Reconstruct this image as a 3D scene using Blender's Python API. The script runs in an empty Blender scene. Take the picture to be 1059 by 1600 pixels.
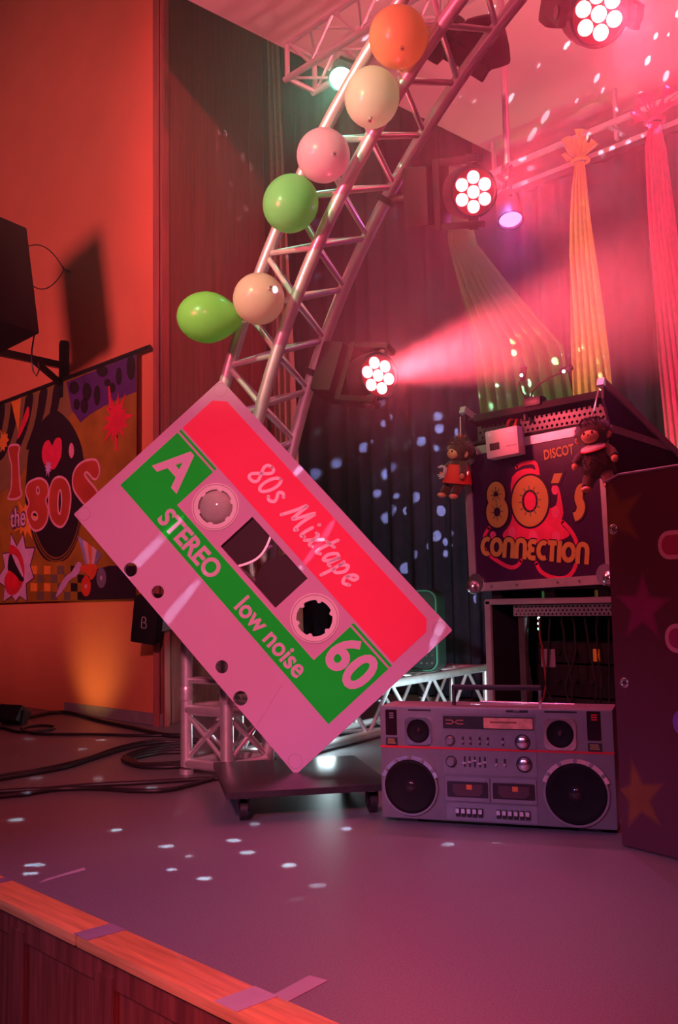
import bpy, bmesh, math, random
from mathutils import Vector, Matrix

random.seed(7)
SC = bpy.context.scene
COL = SC.collection
PI = math.pi

# ------------------------------------------------------------------ camera
F, CX, CY = 1500.0, 529.5, 800.0            # focal length and centre in pixels of the 1059x1600 frame
PITCH, ROLL, YAW = math.atan(145 / 1500.0), math.radians(1.1), math.radians(46.4)
CAM = Vector((0, 0, 0.69))                  # z = 0 is the stage floor
_fh = Vector((-math.sin(YAW), math.cos(YAW), 0)); _r = Vector((math.cos(YAW), math.sin(YAW), 0))
FW = _fh * math.cos(PITCH) + Vector((0, 0, 1)) * math.sin(PITCH)
_u = _r.cross(FW)
RT = _r * math.cos(ROLL) - _u * math.sin(ROLL)
UP = _u * math.cos(ROLL) + _r * math.sin(ROLL)
cd = bpy.data.cameras.new('camera'); cam = bpy.data.objects.new('camera', cd); COL.objects.link(cam)
cd.sensor_fit = 'VERTICAL'; cd.sensor_height = 36.0; cd.lens = F / 1600 * 36.0
cd.clip_start = 0.05; cd.clip_end = 100
m = Matrix.Identity(4)
for i in range(3):
    m[i][0], m[i][1], m[i][2], m[i][3] = RT[i], UP[i], -FW[i], CAM[i]
cam.matrix_world = m
SC.camera = cam

# ------------------------------------------------------------------ exposure, world
SC.view_settings.view_transform = 'Standard'
SC.view_settings.look = 'None'
SC.view_settings.gamma = 1.0
SC.view_settings.use_curve_mapping = False
SC.view_settings.exposure = 0.0
SC.cycles.use_denoising = True
SC.cycles.max_bounces = 6
SC.cycles.volume_bounces = 0
SC.cycles.sample_clamp_indirect = 4.0
w = bpy.data.worlds.new('world'); SC.world = w; w.use_nodes = True
w.node_tree.nodes['Background'].inputs[0].default_value = (0.9, 0.25, 0.5, 1)
w.node_tree.nodes['Background'].inputs[1].default_value = 0.006

# ------------------------------------------------------------------ stage lights (lamps of the hall and the rig, some added)
def lamp(kind, name, loc, color, power, target=None, radius=0.05, angle=60, blend=0.4, size=None):
    d = bpy.data.lights.new(name, kind); d.color = color; d.energy = power
    if kind == 'SPOT':
        d.spot_size = math.radians(angle); d.spot_blend = blend
    if kind == 'AREA':
        d.size = size or 0.5
    else:
        d.shadow_soft_size = radius
    o = bpy.data.objects.new(name, d); COL.objects.link(o); o.location = loc
    if target is not None:
        o.rotation_euler = (Vector(target) - Vector(loc)).to_track_quat('-Z', 'Y').to_euler()
    return o

# front wash from the hall, above and beside the photographer
lamp('SPOT', 'front_wash_pink', (0.4, -1.6, 2.6), (1.0, 0.21, 0.32), 860, (-2.86, 2.15, 0.76), 0.12, 28, 1.0)
lamp('SPOT', 'front_wash_fill', (0.4, -1.6, 2.6), (1.0, 0.13, 0.24), 140, (-2.4, 2.4, 0.6), 0.12, 80, 0.6)
lamp('SPOT', 'front_wash_violet', (-1.2, -2.4, 2.6), (0.50, 0.28, 0.85), 430, (-1.75, 1.35, 0.0), 0.12, 30, 1.0)
lamp('SPOT', 'wall_wash_red', (-4.3, -1.8, 2.2), (1.0, 0.20, 0.28), 720, (-6.7, 3.2, 2.9), 0.45, 66, 0.8)
lamp('SPOT', 'edge_wash_red', (0.5, -0.6, 1.3), (1.0, 0.06, 0.06), 300, (-1.15, 1.05, -0.25), 0.06, 33, 1.0)
lamp('SPOT', 'truss_wash_pink', (-2.6, -1.6, 2.2), (1.0, 0.09, 0.16), 1350, (-3.2, 3.0, 3.3), 0.12, 50, 0.8)
# rig above the stage, and added fill lamps
lamp('SPOT', 'side_fill_red', (0.2, 4.1, 3.0), (1.0, 0.07, 0.13), 700, (-5.5, 4.1, 3.1), 0.1, 44, 0.8)  # added lamp without a fixture, reddens the wing panels and the haze
lamp('SPOT', 'balloon_fill_green', (-2.0, -1.0, 3.2), (0.66, 1.0, 0.50), 400, (-3.05, 2.3, 2.42), 0.04, 33, 0.5)  # added fill out in the hall, only to brighten the balloons
lamp('SPOT', 'stage_wash_red', (-1.0, 3.2, 3.6), (1.0, 0.04, 0.12), 60, (-2.2, 2.6, 0.0), 0.1, 120, 0.8)
lamp('SPOT', 'drape_wash_pink', (-1.6, 4.2, 0.9), (1.0, 0.15, 0.36), 150, (-2.9, 5.2, 1.9), 0.06, 80, 0.7)
lamp('SPOT', 'ceiling_wash_warm', (-2.2, 3.9, 2.5), (1.0, 0.30, 0.32), 60, (-3.0, 4.4, 3.9), 0.1, 150, 0.8)
lamp('POINT', 'truss_uplight_cool', (-3.42, 3.15, 0.12), (0.72, 0.95, 1.0), 3, radius=0.04)
lamp('SPOT', 'truss_sidelight_cool', (-3.1, 4.0, 0.10), (0.72, 0.95, 1.0), 40, (-3.85, 4.3, 0.2), 0.04, 120, 0.3)
lamp('SPOT', 'back_light_green', (-2.45, 4.75, 0.6), (0.25, 1.0, 0.2), 60, (-3.1, 5.3, 1.7), 0.05, 60, 0.7)

# mirror ball high on the right: its two lit sides throw small round dots over the curtain and the floor
def ball_dots(target, angle, blend, thr, strength):
    ball = lamp('SPOT', 'mirror_ball_dots', (-1.2, 3.3, 3.2), (0.66, 0.76, 1.0), 1.0, target, 0.0, angle, blend)
    ball.data.use_nodes = True
    nt = ball.data.node_tree; em = nt.nodes['Emission']
    tc = nt.nodes.new('ShaderNodeTexCoord'); vo = nt.nodes.new('ShaderNodeTexVoronoi'); lt = nt.nodes.new('ShaderNodeMath'); mu = nt.nodes.new('ShaderNodeMath')
    vo.inputs['Scale'].default_value = 30.0
    lt.operation = 'LESS_THAN'; lt.inputs[1].default_value = thr
    mu.operation = 'MULTIPLY'; mu.inputs[1].default_value = strength
    nt.links.new(tc.outputs['Normal'], vo.inputs['Vector']); nt.links.new(vo.outputs['Distance'], lt.inputs[0])
    nt.links.new(lt.outputs[0], mu.inputs[0]); nt.links.new(mu.outputs[0], em.inputs['Strength'])
ball_dots((-4.95, 5.35, 1.1), 32, 0.4, 0.25, 11000.0)
ball_dots((-3.2, 1.9, 0.0), 44, 0.4, 0.16, 2500.0)
ball_dots((-2.4, 4.1, 3.9), 60, 0.5, 0.2, 1800.0)

# ------------------------------------------------------------------ pixel helpers: rays of the camera met with real planes
def ray(x, y): return FW + RT * ((x - CX) / F) - UP * ((y - CY) / F)
def at(x, y, D): return CAM + ray(x, y) * D
def on_z(x, y, z=0.0):
    d = ray(x, y); return CAM + d * ((z - CAM.z) / d.z)
def on_y(x, y, Y):
    d = ray(x, y); return CAM + d * ((Y - CAM.y) / d.y)
def on_x(x, y, X):
    d = ray(x, y); return CAM + d * ((X - CAM.x) / d.x)

# ------------------------------------------------------------------ materials
MATS = {}
def mat(name, col, rough=0.6, metal=0.0, vary=0.12, scale=12.0, bump=0.0, bscale=60.0, emit=None, estr=0.0, spec=0.5, trans=0.0, coat=0.0, stretch=None, sheen=0.0):
    if name in MATS: return MATS[name]
    M = bpy.data.materials.new(name); M.use_nodes = True
    n = M.node_tree.nodes; l = M.node_tree.links; b = n['Principled BSDF']
    b.inputs['Roughness'].default_value = rough; b.inputs['Metallic'].default_value = metal
    b.inputs['Specular IOR Level'].default_value = spec; b.inputs['Coat Weight'].default_value = coat
    b.inputs['Sheen Weight'].default_value = sheen
    tc = n.new('ShaderNodeTexCoord'); mp = n.new('ShaderNodeMapping'); nz = n.new('ShaderNodeTexNoise')
    l.new(tc.outputs['Object'], mp.inputs['Vector']); l.new(mp.outputs['Vector'], nz.inputs['Vector'])
    if stretch: mp.inputs['Scale'].default_value = stretch
    nz.inputs['Scale'].default_value = scale; nz.inputs['Detail'].default_value = 5
    rp = n.new('ShaderNodeValToRGB')
    rp.color_ramp.elements[0].position = 0.3; rp.color_ramp.elements[1].position = 0.7
    rp.color_ramp.elements[0].color = tuple(max(0, c * (1 - vary)) for c in col) + (1,)
    rp.color_ramp.elements[1].color = tuple(min(1, c * (1 + vary)) for c in col) + (1,)
    l.new(nz.outputs['Fac'], rp.inputs['Fac']); l.new(rp.outputs['Color'], b.inputs['Base Color'])
    if bump:
        n2 = n.new('ShaderNodeTexNoise'); n2.inputs['Scale'].default_value = bscale; n2.inputs['Detail'].default_value = 3
        l.new(mp.outputs['Vector'], n2.inputs['Vector'])
        bp = n.new('ShaderNodeBump'); bp.inputs['Strength'].default_value = bump; bp.inputs['Distance'].default_value = 0.01
        l.new(n2.outputs['Fac'], bp.inputs['Height']); l.new(bp.outputs['Normal'], b.inputs['Normal'])
    if emit:
        b.inputs['Emission Color'].default_value = tuple(emit) + (1,); b.inputs['Emission Strength'].default_value = estr
    if trans:
        t = n.new('ShaderNodeBsdfTranslucent'); mx = n.new('ShaderNodeMixShader'); mx.inputs[0].default_value = trans
        l.new(rp.outputs['Color'], t.inputs['Color'])
        l.new(b.outputs[0], mx.inputs[1]); l.new(t.outputs[0], mx.inputs[2])
        l.new(mx.outputs[0], n['Material Output'].inputs['Surface'])
    MATS[name] = M
    return M

# ------------------------------------------------------------------ mesh helpers
def V(*a): return Vector(a)
def frame(z, x=None):
    z = Vector(z).normalized()
    x = Vector(x) if x is not None else (Vector((0, 0, 1)) if abs(z.z) < 0.95 else Vector((1, 0, 0)))
    x = (x - z * x.dot(z)).normalized(); y = z.cross(x)
    return x, y, z
def mtx(o, x, y, z):
    M = Matrix.Identity(4)
    for i in range(3): M[i][0], M[i][1], M[i][2], M[i][3] = x[i], y[i], z[i], o[i]
    return M

class MB:
    def __init__(s): s.v = []; s.f = []
    def add(s, vs, fs, M=None):
        k = len(s.v)
        s.v += [(M @ Vector(p)) if M is not None else Vector(p) for p in vs]
        s.f += [tuple(i + k for i in f) for f in fs]
        return s
    def box(s, c, sz, b=0.0, M=None):
        bm = bmesh.new(); bmesh.ops.create_cube(bm, size=1.0)
        for v in bm.verts: v.co = Vector((v.co.x * sz[0], v.co.y * sz[1], v.co.z * sz[2])) + Vector(c)
        if b: bmesh.ops.bevel(bm, geom=bm.edges[:], offset=b, segments=2, profile=0.7, affect='EDGES')
        bm.verts.index_update()
        s.add([v.co.copy() for v in bm.verts], [tuple(v.index for v in f.verts) for f in bm.faces], M); bm.free()
        return s
    def bar(s, a, b, w, h, upv=(0, 0, 1)):
        a, b = Vector(a), Vector(b); x, y, z = frame(b - a, upv); L = (b - a).length
        return s.box((0, 0, L / 2), (h, w, L), 0, mtx(a, x, y, z))
    def tube(s, pts, r, n=8, caps=True, closed=False):
        pts = [Vector(p) for p in pts]; rs = r if isinstance(r, (list, tuple)) else [r] * len(pts)
        k = len(s.v); N = len(pts); x = None
        for i, p in enumerate(pts):
            a = pts[(i - 1) % N] if (i or closed) else p; b = pts[(i + 1) % N] if (i < N - 1 or closed) else p
            t = (b - a); t = t if t.length > 1e-9 else V(0, 0, 1)
            x, y, z = frame(t, x if x is not None and abs(x.dot(t.normalized())) < 0.98 else None)
            for j in range(n):
                q = 2 * PI * j / n; s.v.append(p + (x * math.cos(q) + y * math.sin(q)) * rs[i])
        for i in range(N if closed else N - 1):
            i2 = (i + 1) % N
            for j in range(n):
                s.f.append((k + i * n + j, k + i * n + (j + 1) % n, k + i2 * n + (j + 1) % n, k + i2 * n + j))
        if caps and not closed:
            s.f.append(tuple(k + j for j in range(n - 1, -1, -1))); s.f.append(tuple(k + (N - 1) * n + j for j in range(n)))
        return s
    def lathe(s, prof, M=None, n=24):
        vs = []; fs = []; rows = []
        for r, z in prof:
            if r < 1e-6: rows.append([len(vs)]); vs.append((0, 0, z))
            else:
                rows.append(list(range(len(vs), len(vs) + n)))
                vs += [(r * math.cos(2 * PI * j / n), r * math.sin(2 * PI * j / n), z) for j in range(n)]
        for a, b in zip(rows, rows[1:]):
            for j in range(n):
                j2 = (j + 1) % n
                if len(a) == 1 and len(b) == 1: continue
                if len(a) == 1: fs.append((a[0], b[j2], b[j]))
                elif len(b) == 1: fs.append((a[j], a[j2], b[0]))
                else: fs.append((a[j], a[j2], b[j2], b[j]))
        return s.add(vs, fs, M)
    def prism(s, poly, d0, d1, M=None):
        n = len(poly)
        vs = [(x, y, d0) for x, y in poly] + [(x, y, d1) for x, y in poly]
        fs = [tuple(range(n - 1, -1, -1)), tuple(range(n, 2 * n))] + [(i, (i + 1) % n, n + (i + 1) % n, n + i) for i in range(n)]
        return s.add(vs, fs, M)
    def ball(s, c, r, M=None, n=16, k=10):
        rr = r if isinstance(r, (list, tuple)) else (r, r, r)
        pr = [(math.sin(PI * i / k), -math.cos(PI * i / k)) for i in range(k + 1)]
        L = Matrix.Translation(Vector(c)) @ Matrix.Diagonal((rr[0], rr[1], rr[2], 1))
        return s.lathe(pr, (M @ L) if M is not None else L, n)
    def grid(s, rows):
        k = len(s.v); n = len(rows[0])
        for r in rows: s.v += [Vector(p) for p in r]
        for i in range(len(rows) - 1):
            for j in range(n - 1):
                s.f.append((k + i * n + j, k + i * n + j + 1, k + (i + 1) * n + j + 1, k + (i + 1) * n + j))
        return s
    def build(s, name, M, parent=None, smooth=None, world=False):
        me = bpy.data.meshes.new(name)
        vs = s.v
        if world and parent is not None:
            inv = PM[parent.name].inverted(); vs = [inv @ p for p in vs]
        me.from_pydata([tuple(p) for p in vs], [], s.f); me.update()
        bm = bmesh.new(); bm.from_mesh(me); bmesh.ops.recalc_face_normals(bm, faces=bm.faces[:]); bm.to_mesh(me); bm.free()
        return finish(name, me, M, parent, smooth)

def finish(name, me, M, parent=None, smooth=None):
    if smooth:
        me.shade_smooth(); me.set_sharp_from_angle(angle=math.radians(smooth))
    me.materials.clear(); me.materials.append(M)
    o = bpy.data.objects.new(name, me); COL.objects.link(o)
    if parent is not None:
        o.parent = parent; PM[o.name] = PM[parent.name]
    return o

PM = {}
def tag(o, label, cat, group=None):
    o['label'] = label; o['category'] = cat
    if group: o['group'] = group
    return o
def thing(name, label, cat, M=None, group=None):
    o = bpy.data.objects.new(name, None); COL.objects.link(o)
    M = M if M is not None else Matrix.Identity(4)
    if not isinstance(M, Matrix): M = Matrix.Translation(Vector(M))
    o.matrix_world = M; o.empty_display_size = 0.05; PM[o.name] = M.copy()
    return tag(o, label, cat, group)
def struct(o):
    o['kind'] = 'structure'; return o
def part_copy(src, off, parent=None):
    c = src.copy(); COL.objects.link(c); c.location = Vector(src.location) + Vector(off)
    if parent is not None: c.parent = parent
    PM[c.name] = PM.get(src.name, Matrix.Identity(4))
    return c

def from_curve(cu):
    o = bpy.data.objects.new('tmp', cu); COL.objects.link(o)
    dg = bpy.context.evaluated_depsgraph_get(); dg.update()
    me = bpy.data.meshes.new_from_object(o.evaluated_get(dg)); bpy.data.objects.remove(o); bpy.data.curves.remove(cu)
    return me
def holed(polys, d0, d1):
    """flat plate with holes: polys = outline and hole outlines in x, y; from z = d0 to d1"""
    cu = bpy.data.curves.new('c', 'CURVE'); cu.dimensions = '2D'; cu.fill_mode = 'BOTH'; cu.extrude = abs(d1 - d0) / 2
    for p in polys:
        sp = cu.splines.new('POLY'); sp.points.add(len(p) - 1); sp.use_cyclic_u = True
        for i, (x, y) in enumerate(p): sp.points[i].co = (x, y, 0, 1)
    me = from_curve(cu)
    me.transform(Matrix.Translation((0, 0, (d0 + d1) / 2)))
    return me
def text(body, size, thick, off=0.0, M=None, align='CENTER', shear=0.0, sx=1.0, space=1.0):
    cu = bpy.data.curves.new('t', 'FONT'); cu.body = body; cu.size = size; cu.extrude = thick / 2; cu.offset = off
    cu.align_x = align; cu.align_y = 'CENTER'; cu.shear = shear; cu.space_character = space; cu.resolution_u = 4
    me = from_curve(cu)
    me.transform(Matrix.Diagonal((sx, 1, 1, 1)))
    if M is not None: me.transform(M)
    return me
def circ(cx, cy, r, n=24, ry=None, a0=0.0):
    return [(cx + r * math.cos(a0 + 2 * PI * i / n), cy + (ry or r) * math.sin(a0 + 2 * PI * i / n)) for i in range(n)]
def rrect(x0, y0, x1, y1, r, n=5):
    P = []
    for cx, cy, a in ((x1 - r, y1 - r, 0), (x0 + r, y1 - r, 90), (x0 + r, y0 + r, 180), (x1 - r, y0 + r, 270)):
        for i in range(n + 1):
            q = math.radians(a + 90 * i / n); P.append((cx + r * math.cos(q), cy + r * math.sin(q)))
    return P
def star(cx, cy, r, k=5, inner=0.42, a0=PI / 2, jit=0.0, rnd=None):
    P = []
    for i in range(2 * k):
        q = a0 + PI * i / k; rr = r * (1 if i % 2 == 0 else inner)
        if jit: rr *= 1 + (rnd or random).uniform(-jit, jit)
        P.append((cx + rr * math.cos(q), cy + rr * math.sin(q)))
    return P
def smooth_path(p, k=6, closed=False):
    p = [Vector((a, b, 0)) for a, b in p]; out = []; n = len(p)
    for i in range(n if closed else n - 1):
        p0, p1, p2, p3 = (p[(i - 1) % n] if (closed or i) else p[i]), p[i], p[(i + 1) % n], (p[(i + 2) % n] if (closed or i + 2 < n) else p[(i + 1) % n])
        for j in range(k):
            t = j / k
            q = 0.5 * ((2 * p1) + (p2 - p0) * t + (2 * p0 - 5 * p1 + 4 * p2 - p3) * t * t + (3 * p1 - p0 - 3 * p2 + p3) * t ** 3)
            out.append((q.x, q.y))
    if not closed: out.append((p[-1].x, p[-1].y))
    return out
def stroke(mb, pts, wd, d0, d1, M=None, closed=False, round_caps=True):
    """a flat ribbon of width wd along pts, from z = d0 to d1"""
    n = len(pts); L = []; R = []
    for i in range(n):
        a = pts[(i - 1) % n] if (closed or i) else pts[i]; b = pts[(i + 1) % n] if (closed or i < n - 1) else pts[i]
        dx, dy = b[0] - a[0], b[1] - a[1]; q = math.hypot(dx, dy) or 1
        ww = wd[i] if isinstance(wd, list) else wd
        nx, ny = -dy / q * ww / 2, dx / q * ww / 2
        L.append((pts[i][0] + nx, pts[i][1] + ny)); R.append((pts[i][0] - nx, pts[i][1] - ny))
    vs = []; fs = []
    for i in range(n):
        vs += [(L[i][0], L[i][1], d0), (R[i][0], R[i][1], d0), (L[i][0], L[i][1], d1), (R[i][0], R[i][1], d1)]
    for i in range(n if closed else n - 1):
        a, b = 4 * i, 4 * ((i + 1) % n)
        fs += [(a, b, b + 1, a + 1), (a + 2, a + 3, b + 3, b + 2), (a, a + 2, b + 2, b), (a + 1, b + 1, b + 3, a + 3)]
    if not closed: fs += [(0, 1, 3, 2), (4 * n - 4, 4 * n - 2, 4 * n - 1, 4 * n - 3)]
    mb.add(vs, fs, M)
    if round_caps and not closed:
        for p, ww in ((pts[0], wd[0] if isinstance(wd, list) else wd), (pts[-1], wd[-1] if isinstance(wd, list) else wd)):
            mb.prism(circ(p[0], p[1], ww / 2, 10), d0, d1, M)

# ================================================================== SETTING
YW, YC, YB, ZC = 3.19, 5.35, 5.6, 3.9        # orange wall, curtain, back wall, ceiling
EDGE = 1.135                                  # front edge of the stage
M_floor = mat('stage_vinyl', (0.18, 0.18, 0.195), 0.42, 0, 0.3, 260)
M_orange = mat('orange_wall_paint', (0.82, 0.255, 0.12), 0.75, 0, 0.05, 3, 0.04, 180)
M_ceil = mat('ceiling_paint', (0.72, 0.66, 0.62), 0.8, 0, 0.04, 4)
M_wood = mat('varnished_nosing_wood', (0.78, 0.34, 0.11), 0.32, 0, 0.28, 7, 0.03, 30, stretch=(0.6, 9, 9), coat=0.3)
M_fascia = mat('dark_fascia_wood', (0.20, 0.05, 0.03), 0.45, 0, 0.35, 6, 0.04, 30, stretch=(9, 9, 0.7))
M_wing = mat('dark_brown_panel', (0.30, 0.085, 0.075), 0.6, 0, 0.25, 5, 0.02, 40, stretch=(6, 6, 0.5), spec=0.2)
M_base = mat('grey_baseboard', (0.30, 0.24, 0.25), 0.5)
M_dark = mat('hall_floor_dark', (0.05, 0.035, 0.03), 0.6)

struct(MB().box((-3.0, (EDGE + YB) / 2, -0.02), (12, YB - EDGE, 0.04)).build('floor', M_floor))
struct(MB().box((-3.0, -1.5, -0.93), (14, 5.0, 0.04)).build('floor_hall', M_dark))
ZT = 6.6                                      # height of the hall beyond the low stage ceiling
struct(MB().box(((-9 + -4.865) / 2, YW + 0.01, ZT / 2), (9 - 4.865, 0.02, ZT)).build('wall_left', M_orange))
bb = MB().box(((-6.07 - 4.865) / 2, YW - 0.006, 0.035), (6.07 - 4.865, 0.012, 0.07), 0.003)
struct(bb.build('baseboard_left', M_base))
struct(MB().box((-3.0, YB + 0.05, ZT / 2), (12, 0.1, ZT)).build('wall_back', mat('back_wall_grey', (0.20, 0.13, 0.14), 0.8)))
CL = -4.0                                     # left edge of the low ceiling
struct(MB().box(((CL + 3) / 2, (1.3 + YB) / 2, ZC + 0.05), (3 - CL, YB - 1.3, 0.1)).build('ceiling', M_ceil))
struct(MB().box((-3.0, 2.2, ZT + 0.05), (12, 7.0, 0.1)).build('ceiling_hall', mat('hall_ceiling_dark', (0.10, 0.05, 0.05), 0.8)))
# splayed wing wall of dark panels between the orange wall and the back curtain
wa, wb = V(-4.86, 3.195, 0), V(-6.55, 5.52, 0)
wx = (wb - wa).normalized(); wn = V(wx.y, -wx.x, 0)
if wn.dot(CAM - wa) < 0: wn = -wn
wing = struct(MB().bar(wa - wn * 0.06 + V(0, 0, ZT / 2), wb - wn * 0.06 + V(0, 0, ZT / 2), 0.04, ZT).build('wall_wing', M_wing))
PM[wing.name] = Matrix.Identity(4)
L = (wb - wa).length; npan = 6; cuts = [0.0, 0.09] + [0.09 + (L - 0.09) * i / npan for i in range(1, npan + 1)]
for a, b in zip(cuts, cuts[1:]):
    p = wa + wx * ((a + b) / 2) - wn * 0.018
    Mx = mtx(p + V(0, 0, ZT / 2), wx, -wn, V(0, 0, 1))
    MB().box((0, 0, 0), (b - a - 0.012, 0.036, ZT), 0.006, Mx).build('panel', M_wing, wing, 40)

MB().box((-4.855, YW + 0.004, ZT / 2), (0.02, 0.036, ZT), 0.002).build('jamb_strip', M_wing, wing, 40)
# stage front: nosing with lengths of wood, fascia with posts and rails
nos = struct(MB().box((-3.0, EDGE - 0.002, -0.022), (12, 0.02, 0.04)).build('trim_1', M_wood)); PM[nos.name] = Matrix.Identity(4)
for a, b in ((-5.0, -3.05), (-3.05, -1.93), (-1.93, -0.6), (-0.6, 0.8)):
    MB().box(((a + b) / 2, EDGE - 0.047, -0.010), (b - a - 0.004, 0.094, 0.024), 0.006).build('nosing_board', M_wood, nos, 40)
fa = struct(MB().box((-3.0, EDGE - 0.04, -0.47), (12, 0.04, 0.90)).build('wall_stage_front', M_fascia)); PM[fa.name] = Matrix.Identity(4)
for x in (-3.75, -3.0, -2.25, -1.845, -1.25, -0.65, 0.0):
    MB().box((x, EDGE - 0.068, -0.49), (0.075, 0.016, 0.86), 0.003).build('fascia_post', M_fascia, fa)
MB().box((-3.0, EDGE - 0.066, -0.055), (12, 0.012, 0.06), 0.003).build('fascia_rail', M_fascia, fa)

# ================================================================== HAZE
hz = MB().box((-1.67, 3.2, 2.36), (6.34, 4.1, 3.0)).build('stage_haze', bpy.data.materials.new('haze'))
hm = hz.data.materials[0]; hm.use_nodes = True; n = hm.node_tree.nodes; n.clear(); l = hm.node_tree.links
vs = n.new('ShaderNodeVolumeScatter'); vs.inputs['Anisotropy'].default_value = 0.55
vs.inputs['Color'].default_value = (0.95, 0.92, 0.95, 1)
# smoke thins out towards the floor and hangs in slow swirls
tc = n.new('ShaderNodeTexCoord'); sx = n.new('ShaderNodeSeparateXYZ'); mr = n.new('ShaderNodeMapRange'); nz = n.new('ShaderNodeTexNoise'); m2 = n.new('ShaderNodeMapRange'); mm = n.new('ShaderNodeMath')
l.new(tc.outputs['Object'], sx.inputs[0]); l.new(sx.outputs['Z'], mr.inputs['Value'])
mr.inputs['From Min'].default_value = 0.9; mr.inputs['From Max'].default_value = 1.9; mr.inputs['To Min'].default_value = 0.0; mr.inputs['To Max'].default_value = 0.055; mr.interpolation_type = 'SMOOTHSTEP'
nz.inputs['Scale'].default_value = 1.7; nz.inputs['Detail'].default_value = 3; nz.inputs['Distortion'].default_value = 0.8; l.new(tc.outputs['Object'], nz.inputs['Vector'])
l.new(nz.outputs['Fac'], m2.inputs['Value']); m2.inputs['From Min'].default_value = 0.35; m2.inputs['From Max'].default_value = 0.65; m2.inputs['To Min'].default_value = 0.45; m2.inputs['To Max'].default_value = 1.55
mm.operation = 'MULTIPLY'; l.new(mr.outputs[0], mm.inputs[0]); l.new(m2.outputs[0], mm.inputs[1]); l.new(mm.outputs[0], vs.inputs['Density'])
mo = n.new('ShaderNodeOutputMaterial'); l.new(vs.outputs[0], mo.inputs['Volume'])
hz['kind'] = 'stuff'; tag(hz, 'pinkish smoke haze hanging over the upper stage under the ceiling', 'haze')

# ================================================================== CURTAIN, TRACK, DRAPES
M_curt = mat('navy_curtain_cloth', (0.022, 0.018, 0.036), 0.9, 0, 0.15, 20, 0.1, 300, spec=0.1)
XS = -4.28                                    # where the tall side curtain meets the lower one on the track
def curtain(label, x0, x1, ztop, yo):
    c = thing('back_curtain', label, 'curtain', ((x0 + x1) / 2, YC, 0), 'dark stage curtains')
    rows = []; N = int((x1 - x0) * 95)
    for iz in range(9):
        z = 0.015 + ztop * iz / 8; r = []
        for i in range(N + 1):
            x = x0 + (x1 - x0) * i / N
            r.append((x, YC + yo + 0.04 * math.sin(x * 34 + 1.2 * math.sin(x * 7)) * (0.55 + 0.45 * (1 - iz / 8)) + 0.02 * math.sin(x * 11 + iz * 0.15), z))
        rows.append(r)
    MB().grid(rows).build('cloth', M_curt, c, 80, world=True)
    MB().box(((x0 + x1) / 2, YC + yo, ztop + 0.02), (x1 - x0, 0.06, 0.04)).build('heading_band', M_curt, c, world=True)
curtain('tall dark navy curtain behind the arch truss beside the wing panels', -6.6, XS + 0.1, 6.2, 0.07)
curtain('dark navy pleated curtain hanging from the track behind the console', XS, -0.7, 3.49, 0.0)

M_alu = mat('brushed_aluminium', (0.80, 0.80, 0.82), 0.36, 0.65, 0.08, 18, 0.01, 90)
M_aluw = mat('matt_aluminium', (0.66, 0.66, 0.68), 0.42, 0.6, 0.08, 22)
t = thing('curtain_track', 'long pale metal curtain track under the ceiling above the dark curtain', 'track', (-3.4, YC, 3.56))
MB().box(((XS - 0.3) / 2, YC, 3.55), (-0.3 - XS, 0.05, 0.035), 0.004).build('rail', M_aluw, t, world=True)
MB().tube([(XS, YC - 0.14, 3.645), (-0.3, YC - 0.14, 3.645)], 0.022, 10).build('tube', M_alu, t, 60, world=True)
for x in (-3.9, -2.95, -2.0, -0.9):
    MB().bar((x, YC - 0.07, ZC), (x, YC - 0.07, 3.56), 0.03, 0.02, (1, 0, 0)).bar((x, YC - 0.16, 3.62), (x, YC + 0.02, 3.62), 0.03, 0.012).build('bracket', M_aluw, t, world=True)

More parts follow.
